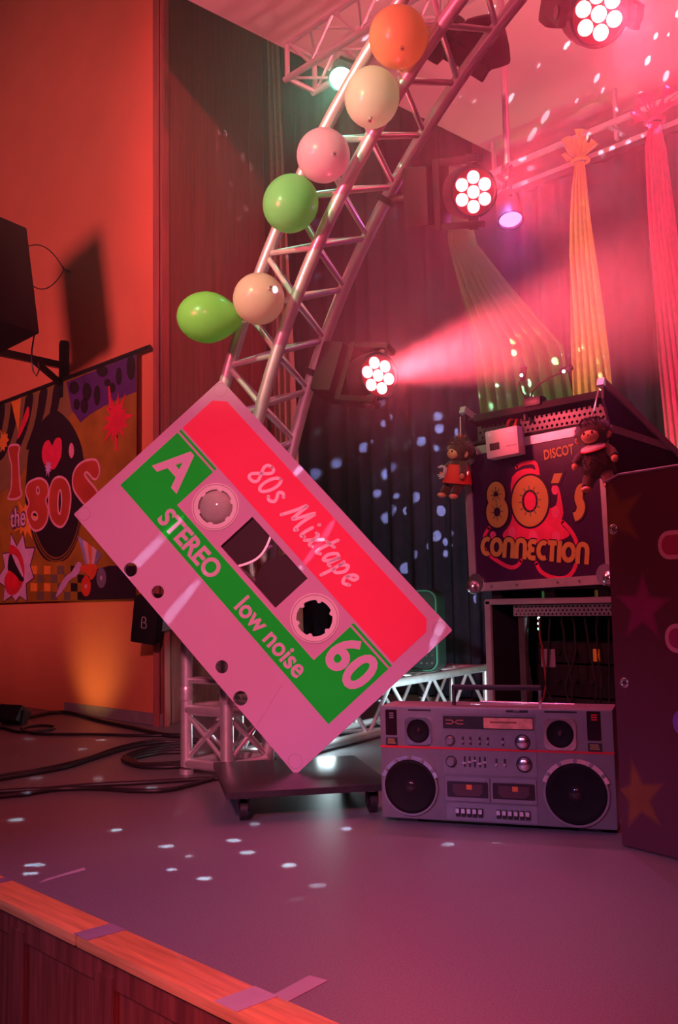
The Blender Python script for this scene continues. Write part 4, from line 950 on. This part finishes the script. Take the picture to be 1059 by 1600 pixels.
        tf.ball((0, 0, 0.47), 0.035, M, 10, 6).build('top_knot', mat('orange_top_knot', (0.75, 0.20, 0.05), 0.8), t, 80, world=True)
    MB().tube([M @ V(0, 0, 0.48), cord_to], 0.003, 6).build('hanging_cord', mat('pale_cord', (0.6, 0.5, 0.5), 0.6), t, 60, world=True)
    return t
plush('brown plush monkey in a red dress hanging left of the painted console', 716, 733, KY - 0.09, 0.26, 0.18, math.radians(-12), None, 'dress', V(KX0 + 0.01, KY - 0.045, 1.50))
plush('brown plush monkey with a white bib hanging right on the console', 932, 712, KY - 0.09, 0.285, -0.12, math.radians(12), None, 'bib', V(KX1 - 0.008, KY - 0.045, 1.50))

# ================================================================== STAR-PRINTED TABLE FRONT AT THE RIGHT
TB = on_z(972, 1322); tdx = V(0.983, -0.185, 0).normalized(); tdy = V(-tdx.y, tdx.x, 0)
MT = mtx(V(TB.x, TB.y, 0), tdx, tdy, V(0, 0, 1))
tab = thing('table_front', 'tall dark star-printed banner front of the table at the right edge', 'table', MT)
TH, TW = 1.042, 1.5
M_ban = mat('dark_maroon_banner', (0.15, 0.040, 0.060), 0.42, 0, 0.08, 5, 0.03, 12)
fp = [(0.0, 0.004), (TW, 0.004), (TW, TH + 0.004), (0.05, TH + 0.004), (0.0, TH - 0.012)]
MB().prism(fp, -0.012, 0.0, FR).build('printed_banner', M_ban, tab)
MB().box((TW / 2 + 0.02, 0.32, TH - 0.02), (TW - 0.05, 0.6, 0.03), 0.004).build('table_top', M_blk2, tab)
for x, y in ((0.06, 0.06), (TW - 0.1, 0.06), (0.06, 0.58), (TW - 0.1, 0.58)):
    MB().tube([(x, y, 0), (x, y, TH - 0.035)], 0.018, 10).build('leg', M_blk2, tab, 60)
eb = MB(); eb.tube([(0.0, -0.001, TH - 0.012), (0.05, -0.001, TH + 0.004), (TW, -0.001, TH + 0.004)], 0.004, 6); eb.build('hem', mat('hem_pink_grey', (0.35, 0.24, 0.28), 0.5), tab, 60)
def tuv(px, py):
    d = ray(px, py); o = V(TB.x, TB.y, 0); s_ = (o - CAM).dot(tdy) / d.dot(tdy); p = CAM + d * s_ - o; return (p.dot(tdx), p.z)
for px, py in ((960, 827), (977, 1067), (987, 1290)):
    u_, v_ = tuv(px, py)
    if py < 1200: MB().tube([(u_ + 0.011 * math.cos(i * PI / 8), -0.003, v_ + 0.011 * math.sin(i * PI / 8)) for i in range(16)], 0.0045, 8, closed=True).build('eyelet', M_chr, tab, 60)
def soft_star(px, py, r, col_, a0):
    u_, v_ = tuv(px, py)
    for j in range(4):
        f = 1.0 - 0.09 * j; b_ = 0.22 + 0.16 * j; base = (0.15, 0.040, 0.060)
        c_ = tuple(base[i] * (1 - b_) + col_[i] * b_ for i in range(3))
        me = holed([[(max(a_, 0.002), b2_) for a_, b2_ in star(u_, v_, r * f, 5, 0.42, a0)]], 0, 0.0006 + 0.0002 * j); me.transform(FR)
        finish('star_print', me, mat('star_%d_%d' % (px, j), c_, 0.45), tab)
soft_star(962, 805, 0.115, (0.30, 0.11, 0.04), 0.5)
soft_star(1004, 950, 0.105, (0.42, 0.03, 0.17), 0.25)
soft_star(998, 1245, 0.105, (0.36, 0.12, 0.03), 0.5)
soft_star(1240, 880, 0.12, (0.20, 0.07, 0.03), 0.9)
soft_star(1330, 1180, 0.12, (0.30, 0.02, 0.12), 0.3)
def capsule(px, py, h, col_, col2):
    u_, v_ = tuv(px, py)
    for j, (g, c_) in enumerate(((0.0, col_), (0.012, col2))):
        me = holed([rrect(u_ + g, v_ - h / 2 + g, u_ + 0.62 - g, v_ + h / 2 - g, (h / 2 - g) * 0.95)], 0, 0.001 + 0.0004 * j); me.transform(FR)
        finish('letter_print', me, mat('letterprint_%d_%d' % (px, j), c_, 0.45), tab)
capsule(1028, 853, 0.078, (0.85, 0.36, 0.45), (0.50, 0.05, 0.12))
capsule(1039, 997, 0.078, (0.80, 0.30, 0.42), (0.42, 0.05, 0.14))
capsule(1051, 1128, 0.07, (0.30, 0.12, 0.55), (0.35, 0.14, 0.6))

# ================================================================== DARK CASE ON THE FLOOR TRUSS
gp0 = on_z(655, 1047, 0.295)
MGm = Matrix.Translation(gp0) @ Matrix.Rotation(math.radians(22), 4, 'Z')
gc = thing('perforated_case', 'dark rounded perforated case standing on the floor truss with green-lit edges', 'case', MGm)
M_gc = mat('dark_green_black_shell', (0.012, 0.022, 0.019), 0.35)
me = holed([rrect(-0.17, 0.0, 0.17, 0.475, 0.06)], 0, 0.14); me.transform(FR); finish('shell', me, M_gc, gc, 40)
mb = MB(); stroke(mb, rrect(-0.162, 0.008, 0.162, 0.467, 0.056), 0.008, 0.14, 0.148, FR, True); mb.build('edge_light_bead', mat('green_light_edge', (0.03, 0.15, 0.09), 0.3), gc)  # bead coloured green to stand in for green light along the edges
dm = MB()
for j in range(3):
    for i in range(9): dm.prism(circ(-0.13 + 0.0325 * i, 0.05 + 0.045 * j, 0.006, 8), 0.14, 0.143, FR)
dm.build('stud_grid', M_chr, gc)

# ================================================================== LEFT WALL THINGS
M_spk = mat('black_speaker_shell', (0.012, 0.010, 0.012), 0.6, 0, 0.15, 40, 0.1, 300, spec=0.2)
srt, srb = at(42, 356, 5.95), at(62, 521, 5.80)
sz_ = (srt - srb); SH = sz_.length; sz_.normalize()
sx_ = _r * 0.857 - _fh * 0.515; sx_ = (sx_ - sz_ * sx_.dot(sz_)).normalized(); sy_ = sz_.cross(sx_)
MS = mtx((srt + srb) / 2 - sx_ * 0.24 - sy_ * 0.19, sx_, sy_, sz_)
ws = thing('wall_speaker', 'black loudspeaker box mounted high on the orange wall at the left edge', 'loudspeaker', MS)
MB().box((0, 0, 0), (0.48, 0.38, SH), 0.012).build('cabinet', M_spk, ws, 40)
MB().box((0, -0.193, 0), (0.44, 0.006, SH - 0.04), 0.004).build('grille', mat('black_grille', (0.010, 0.009, 0.010), 0.7, 0, 0.2, 200, 0.3, 500, spec=0.15), ws, 40)
MB().box((0.04, -0.197, -0.02), (0.10, 0.008, 0.035), 0.003).build('handle_recess', M_blk, ws, 40)
bt = on_y(100, 536, YW - 0.03); bb_ = on_y(99, 600, YW - 0.03)
br = thing('speaker_bracket', 'black steel wall bracket with an arm and brace under the loudspeaker', 'bracket', V(bt.x, YW - 0.02, bb_.z - 0.06))
MB().bar(V(bt.x, YW - 0.03, bb_.z - 0.10), V(bt.x, YW - 0.03, bt.z), 0.05, 0.05, (0, 1, 0)).build('wall_plate', M_blk2, br, world=True)
MB().tube([(bt.x, YW - 0.03, bt.z), (bt.x, YW - 0.03, bt.z + 0.012)], 0.03, 10).build('cap', M_blk2, br, 50, world=True)
a1_ = V(bt.x, YW - 0.05, on_y(98, 570, YW - 0.05).z); a2_ = at(-20, 546, 5.95)
MB().bar(a1_, a2_, 0.04, 0.045).build('arm', M_blk2, br, world=True)
MB().bar(a1_.lerp(a2_, 0.42), V(bt.x, YW - 0.05, bb_.z), 0.03, 0.035).build('diagonal_brace', M_blk2, br, world=True)
# safety cord and its hook
hk = on_y(110, 424, YW)
tag(MB().tube([hk, hk - V(0, 0.05, 0), hk - V(0, 0.06, -0.02)], 0.008, 6).build('wall_hook', M_blk2, None, 50), 'small dark screw hook in the orange wall beside the loudspeaker', 'hook')
sA = at(40, 387, 6.1); sB = at(50, 446, 6.1); hh = hk - V(0, 0.05, 0)
def sag(a, b, dz_, n_=10): return [a.lerp(b, i / n_) - V(0, 0, dz_ * 4 * (i / n_) * (1 - i / n_)) for i in range(n_ + 1)]
tag(MB().tube(sag(sA, hh, -0.08) + sag(hh, sB, 0.07)[1:], 0.004, 6).build('safety_cord', M_blk, None, 60), 'thin black safety cord looped from the loudspeaker to the wall hook', 'cord')
c0 = at(54, 527, 6.1)
MB().tube([at(54, 520, 6.1), at(50, 545, 6.1), at(49, 562, 6.1), at(52, 580, 6.1), at(57, 588, 6.1), at(61, 578, 6.1), at(60, 566, 6.1)], 0.005, 6).build('dangling_cable', M_blk, ws, 60, world=True)

# ---------------- printed banner
YN = YW - 0.045
B_l, B_r = on_y(-60, 634 + 24, YN).x, on_y(213, 549, YN).x
zt_, zb_ = on_y(120, 588, YN).z, on_y(100, 939, YN).z
MBn = Matrix.Translation(V(B_l, YN, zb_))
ban = thing('party_banner', 'colourful printed party banner reading I heart the 80s', 'banner', MBn)
def nuv(px, py): p = on_y(px, py, YN); return (p.x - B_l, p.z - zb_)
BWD, BHT = B_r - B_l, zt_ - zb_
def cl(P): return [(min(max(x, 0), BWD), min(max(z, 0), BHT)) for x, z in P]
MB().prism([(0, 0), (BWD, 0), (BWD, BHT), (0, BHT)], -0.004, 0.0, FR).build('cloth', mat('ochre_banner_print', (0.34, 0.16, 0.02), 0.6, 0, 0.25, 5), ban)
DL = [0.0]
def bp2(name, P, col_, d, clip=True):
    P = [nuv(*p) for p in P]; P = cl(P) if clip else P
    me = holed([P], -0.0005, d); me.transform(FR)
    return finish(name, me, mat('print_%d_%d_%d' % tuple(int(v * 255) for v in col_), col_, 0.6), ban)
BLK = (0.022, 0.010, 0.016); PUR = (0.10, 0.03, 0.19); OLV = (0.24, 0.15, 0.06); RED = (0.75, 0.03, 0.07); ORG = (0.85, 0.30, 0.04); LIL = (0.62, 0.36, 0.72); BRN = (0.48, 0.07, 0.04)
# olive zebra field and purple leopard field
bp2('zebra_field', [(-60, 650), (110, 595), (118, 640), (70, 690), (20, 760), (-60, 800)], OLV, 0.0008)
for i in range(6):
    x = -25 + 22 * i; y = 645 - 8.5 * i
    bp2('zebra_stripe', smooth_path([(x, y), (x + 11, y - 4), (x + 8, y + 25), (x + 1, y + 52), (x - 12, y + 85), (x - 22, y + 90), (x - 10, y + 55), (x - 4, y + 25)], 3, True), BLK, 0.0014)
bp2('leopard_field', [(104, 597), (214, 548), (214, 612), (188, 622), (160, 636), (140, 648), (126, 660), (112, 640)], PUR, 0.0010)
for x, y, a, b in ((116, 606, 8, 10), (136, 612, 7, 14), (160, 580, 9, 9), (186, 588, 5, 14), (205, 574, 7, 20), (132, 634, 6, 12), (152, 618, 5, 16), (176, 606, 5, 8), (120, 632, 5, 9), (168, 598, 5, 6)):
    bp2('leopard_spot', [(x + a * math.cos(q), y + b * math.sin(q)) for q in [2 * PI * i / 14 for i in range(14)]], BLK, 0.0016)
# black record with splash rim
bp2('record_disc', [(87 + 47 * math.cos(q) * (1 + 0.02 * math.sin(9 * q)), 762 + 118 * math.sin(q) * (1 + 0.02 * math.sin(7 * q))) for q in [2 * PI * i / 48 for i in range(48)]], BLK, 0.0018)
mb = MB()
for rx, ry in ((41, 108), (44, 113)):
    stroke(mb, [nuv(88 + rx * math.cos(q), 764 + ry * math.sin(q)) for q in [0.35 + 2.2 * i / 24 for i in range(25)]], 0.014, 0, 0.0022, FR)
mb.build('record_groove', mat('groove_brown', (0.20, 0.09, 0.02), 0.6), ban)
rnd = random.Random(11)
def splat(px, py, r, ry, col_, d, k_=13, seed=1):
    rr = random.Random(seed)
    u_, v_ = nuv(px, py); P = []
    for i in range(2 * k_):
        q = PI * i / k_; f = rr.uniform(0.85, 1.35) if i % 2 == 0 else rr.uniform(0.5, 0.66); P.append((u_ + r * f * math.cos(q), v_ + ry * f * math.sin(q)))
    me = holed([P], -0.0005, d); me.transform(FR); return finish('paint_splat', me, mat('splat_%d' % seed, col_, 0.55), ban)
splat(182, 656, 0.16, 0.15, RED, 0.002, 13, 2)
bp2('paint_drip', [(169, 604), (172, 603), (175, 640), (171, 640)], RED, 0.002)
bp2('paint_drip', [(180, 680), (185, 680), (183, 705), (180, 705)], RED, 0.002)
splat(40, 812, 0.19, 0.14, ORG, 0.0022, 12, 5)
bp2('orange_spike', [(18, 628), (33, 622), (29, 676)], ORG, 0.0022)
bp2('red_streak', smooth_path([(44, 635), (46, 648), (38, 668), (30, 684), (28, 682), (36, 655)], 3, True), RED, 0.0024)
splat(6, 690, 0.10, 0.09, ORG, 0.002, 9, 8)
# heart with a lilac splat
bp2('heart', smooth_path([(82, 696), (87, 686), (94, 684), (97, 692), (96, 712), (89, 728), (83, 734), (75, 730), (68, 722), (66, 706), (70, 692), (77, 688)], 4, True), (0.80, 0.03, 0.10), 0.0026)
splat(76, 731, 0.055, 0.055, LIL, 0.0032, 9, 9)
bp2('drip', [(112 + 4 * math.cos(i * PI / 8), 704 + 12 * math.sin(i * PI / 8)) for i in range(16)], (0.75, 0.25, 0.38), 0.0026)
# fat digits with a pink outline
EDGEC = (0.80, 0.36, 0.50)
def fat(name, outer, inner=(), grow=2.2):
    cx = sum(p[0] for p in outer) / len(outer); cy = sum(p[1] for p in outer) / len(outer)
    P = smooth_path([nuv(*p) for p in outer], 4, True); I = [smooth_path([nuv(*p) for p in h], 4, True) for h in inner]
    me = holed([P] + I, -0.0005, 0.0036); me.transform(FR); o_ = finish(name, me, mat('digit_red_brown', BRN, 0.5, 0, 0.2, 3), ban)
    mb = MB()
    for q in [P] + I: stroke(mb, q, 0.016, 0, 0.0042, FR, True)
    mb.build('digit_outline', mat('digit_outline_pink', EDGEC, 0.5), o_)
fat('digit_eight', [(55, 749), (66, 748), (75, 757), (76, 772), (72, 782), (76, 796), (74, 814), (66, 826), (55, 829), (47, 820), (42, 800), (46, 786), (41, 770), (44, 756)], [[(58, 763), (61, 762), (62, 770), (59, 771)], [(53, 800), (58, 802), (59, 810), (54, 812), (50, 806)]])
fat('digit_zero', [(94, 745), (104, 750), (110, 764), (111, 784), (107, 808), (99, 822), (90, 822), (81, 812), (77, 792), (78, 768), (84, 750)], [[(93, 768), (96, 768), (97, 785), (95, 802), (92, 800), (91, 784)]])
fat('letter_s', [(148, 718), (154, 724), (156, 738), (152, 748), (146, 748), (141, 742), (136, 738), (133, 742), (140, 752), (150, 764), (156, 778), (150, 788), (136, 790), (124, 778), (115, 762), (115, 742), (122, 728), (134, 720)])
I_ = [(14, 699), (24, 695), (31, 698), (29, 712), (30, 730), (32, 762), (34, 774), (24, 780), (13, 778), (18, 764), (19, 730), (16, 716)]
fat('letter_i', I_)
tp = nuv(25, 806)
for d, off, m_ in ((0.0026, 0.014, mat('the_shadow', (0.10, 0.03, 0.14), 0.5)), (0.0042, 0.002, mat('the_white', (0.72, 0.45, 0.62), 0.5))):
    finish('word_the', text('the', 0.20, d * 2, off, FR @ Matrix.Translation((tp[0] + 0.04, tp[1] - 0.02, 0)), 'CENTER', 0, 0.95), m_, ban)
# open mouth on a white burst
u_, v_ = nuv(26, 893)
P = star(u_, v_, 0.30, 9, 0.66, 1.2, 0.12, random.Random(4))
P = [(max(x, 0.0), max(z, 0.012)) for x, z in P]
for d, f, c_ in ((0.0026, 1.06, (0.12, 0.02, 0.10)), (0.0032, 1.0, (0.70, 0.44, 0.70))):
    me = holed([[(u_ + (x - u_) * f, max(v_ + (z - v_) * f, 0.004)) for x, z in P]], -0.0005, d); me.transform(FR); finish('burst', me, mat('burst_%d' % int(f * 100), c_, 0.55), ban)
bp2('lips', smooth_path([(17, 852), (27, 856), (36, 872), (39, 894), (36, 912), (28, 926), (17, 930), (9, 920), (8, 904), (14, 890), (15, 870)], 4, True), (0.62, 0.03, 0.05), 0.0040)
bp2('mouth', smooth_path([(16, 866), (25, 874), (34, 892), (38, 908), (28, 906), (18, 900), (13, 888)], 4, True), BLK, 0.0046)
bp2('teeth', smooth_path([(20, 866), (28, 872), (35, 890), (37, 902), (32, 894), (24, 878)], 4, True), (0.70, 0.46, 0.68), 0.0052)
bp2('tongue', smooth_path([(14, 892), (22, 896), (30, 906), (28, 918), (18, 920), (11, 908)], 4, True), (0.80, 0.02, 0.04), 0.0052)
# chequered floor
for j in range(4):
    for i in range(9):
        if (i + j) % 2: continue
        x = 48 + 10.5 * i; y = 884 + 13.5 * j
        bp2('checker_square', [(x, y), (x + 10, y + 0.5), (x + 10, y + 13), (x, y + 13)], ORG if (i < 4 and j % 2 == 0) else ((0.16, 0.12, 0.09) if i < 6 else BLK), 0.0022)
# roller shoe, stripes and record shapes at the lower right of the print
bp2('dark_corner', [(150, 890), (170, 884), (214, 884), (214, 938), (130, 938), (134, 905)], (0.03, 0.012, 0.03), 0.0018)
bp2('lilac_splash', smooth_path([(128, 884), (122, 898), (108, 908), (101, 920), (88, 934), (92, 920), (102, 902), (112, 894), (122, 878)], 3, True), LIL, 0.0034)
for i, c_ in enumerate(((0.30, 0.30, 0.62), (0.75, 0.40, 0.55), (0.72, 0.20, 0.06), (0.75, 0.45, 0.55), (0.25, 0.2, 0.35))):
    x = 122 + 7.5 * i
    bp2('fan_stripe', [(x, 838 + 5 * i), (x + 7.5, 842 + 6 * i), (138 + 3 * i, 884), (135 + 3 * i, 884)], c_, 0.0030 + 0.0002 * i)
bp2('shoe', smooth_path([(126, 886), (140, 881), (152, 884), (150, 898), (143, 906), (138, 898), (130, 894)], 3, True), (0.70, 0.08, 0.03), 0.0044)
for x, y, c_ in ((135, 916, (0.72, 0.05, 0.03)), (159, 903, (0.20, 0.14, 0.26))):
    bp2('small_record', [(x + 7.5 * math.cos(i * PI / 10), y + 16 * math.sin(i * PI / 10)) for i in range(20)], c_, 0.0040)
    bp2('record_hole', [(x + 1.8 * math.cos(i * PI / 6), y + 3.6 * math.sin(i * PI / 6)) for i in range(12)], (0.6, 0.4, 0.5), 0.0046)
MB().tube([(-0.05, -0.004, BHT + 0.012), (BWD + 0.16, -0.004, BHT + 0.012)], 0.014, 10).build('rod', M_blk2, ban, 60)

# ---------------- small black speaker hanging by the corner of the wall
q = on_y(233, 966, YW - 0.13)
MSm = Matrix.Translation(q) @ Matrix.Rotation(math.radians(38), 4, 'Z') @ Matrix.Rotation(math.radians(10), 4, 'Y') @ Matrix.Rotation(math.radians(12), 4, 'X')
sb = thing('small_wall_speaker', 'small black speaker hanging under the banner half behind the cassette', 'loudspeaker', MSm)
MB().box((0, 0, 0), (0.15, 0.15, 0.27), 0.012).build('cabinet', M_spk, sb, 40)
mb = MB(); stroke(mb, smooth_path([(-0.014, -0.03), (-0.014, 0.03), (0.006, 0.028), (0.006, 0.004), (-0.01, 0.002), (0.012, -0.004), (0.012, -0.028), (-0.014, -0.03)], 4), 0.005, 0, 0.001, Matrix.Translation((0.0, -0.0755, -0.01)) @ FR)
mb.build('emblem', mat('grey_print', (0.4, 0.33, 0.35), 0.5), sb)
MB().bar((0.06, 0.03, -0.04), (0.10, 0.16, -0.04), 0.03, 0.07).build('wall_mount', mat('grey_mount', (0.2, 0.2, 0.23), 0.4), sb)

# ---------------- floor lamp washing the wall
lp_ = on_z(14, 1133)
MLp = Matrix.Translation(V(lp_.x, lp_.y, 0)) @ Matrix.Rotation(math.radians(20), 4, 'Z')
fl_ = thing('floor_lamp', 'small black floor flood lamp lighting the orange wall from below', 'lamp', MLp)
MB().box((0, 0, 0.065), (0.18, 0.10, 0.10), 0.012, Matrix.Rotation(math.radians(-30), 4, 'X')).build('housing', M_blk, fl_, 40)
for s in (-1, 1): MB().bar((s * 0.1, 0, 0.0), (s * 0.1, 0.02, 0.09), 0.012, 0.012, (0, 1, 0)).build('stand', M_blk2, fl_)
lamp('SPOT', 'floor_lamp_beam', V(lp_.x + 0.02, lp_.y + 0.15, 0.11), (1.0, 0.55, 0.16), 5, V(lp_.x + 0.04, YW, 0.34), 0.03, 100, 0.9)

# ================================================================== CABLES, TAPE
def cable(label, pts, r=0.008, z=None, m_=None):
    P = [on_z(x, y) for x, y in pts]
    if pts[0][0] < 0: P = [P[0] + (P[0] - P[1]).normalized() * 1.6 - V(0, 0.25, 0)] + P      # the cable goes on to the left
    P2 = smooth_path([(p.x, p.y) for p in P], 6)
    return tag(MB().tube([(a, b, r + 0.001) for a, b in P2], r, 8).build('stage_cable', m_ or M_blk, None, 60), label, 'cable', 'cables on the stage floor')
cable('black cable running along the foot of the orange wall to the floor lamp', [(-20, 1128), (40, 1124), (80, 1117), (110, 1117), (160, 1130), (210, 1141), (258, 1152), (300, 1153)], 0.012)
cable('black cable with a loop left of the wall corner', [(-20, 1136), (30, 1146), (75, 1143), (85, 1138), (60, 1136), (34, 1141), (60, 1149), (150, 1150), (230, 1152), (300, 1150)], 0.008)
cable('black cable curving from the left edge up to the truss foot', [(-30, 1226), (40, 1214), (100, 1203), (150, 1187), (200, 1172), (250, 1163), (310, 1162)], 0.010)
cable('black cable beside the curved one, slightly nearer the wall', [(-30, 1220), (60, 1206), (130, 1190), (185, 1171), (240, 1160), (310, 1158)], 0.008)
cable('near black cable lying straight across the left stage floor', [(-30, 1243), (60, 1238), (140, 1231), (220, 1227), (300, 1222), (340, 1220)], 0.009)
cable('nearest black cable sagging forward on the left stage floor', [(-30, 1252), (30, 1246), (90, 1237), (150, 1236), (220, 1240), (270, 1237), (320, 1224), (350, 1216)], 0.009)
for i in range(4):
    cable(['outermost', 'second', 'third', 'innermost'][i] + ' loop of the coiled black cable beside the truss foot', [(300, 1163 + 5 * i), (250, 1168 + 4 * i), (205, 1180 + 3 * i), (192 + 6 * i, 1191), (220, 1201 - i), (270, 1202 - 2 * i), (320, 1197 - 2 * i)], 0.009)
def tape(label, pts, col_, name='tape_strip', z=0.0015):
    P = [on_z(*p) for p in pts]
    mb = MB(); mb.prism([(p.x, p.y) for p in P], 0.0002, z)
    return tag(mb.build(name, mat('tape_%d' % int(col_[0] * 1000), col_, 0.5, 0, 0.05), None), label, 'tape', 'tape on the stage floor')
tape('pale grey tape strip on the stage floor near the front edge', [(424, 1557), (483, 1525), (512, 1533), (446, 1568)], (0.42, 0.40, 0.41))
tape('thin light tape line on the floor near the left stage edge', [(60, 1381), (72, 1374), (132, 1356), (134, 1360), (100, 1369)], (0.50, 0.46, 0.50))
def nos_tape(label, xa, xb, col_):
    mb = MB().box(((xa + xb) / 2, EDGE - 0.047, 0.0026), (xb - xa, 0.090, 0.0012))
    return tag(mb.build('tape_strip', mat('tape_n%d' % int(col_[0] * 1000), col_, 0.5), None), label, 'tape', 'tape on the wooden stage edge')
x1_ = on_z(395, 1560).x; x2_ = on_z(165, 1455).x; x3_ = on_z(8, 1376).x; x4_ = on_z(55, 1400).x
nos_tape('pinkish grey tape across the wooden stage edge, nearest to the viewer', x1_ - 0.035, x1_ + 0.03, (0.48, 0.44, 0.45))
nos_tape('grey tape across the middle of the wooden stage edge', x2_ - 0.03, x2_ + 0.03, (0.30, 0.24, 0.30))
nos_tape('dark grey tape across the wooden stage edge, farthest to the left', x3_ - 0.02, x3_ + 0.02, (0.24, 0.18, 0.26))
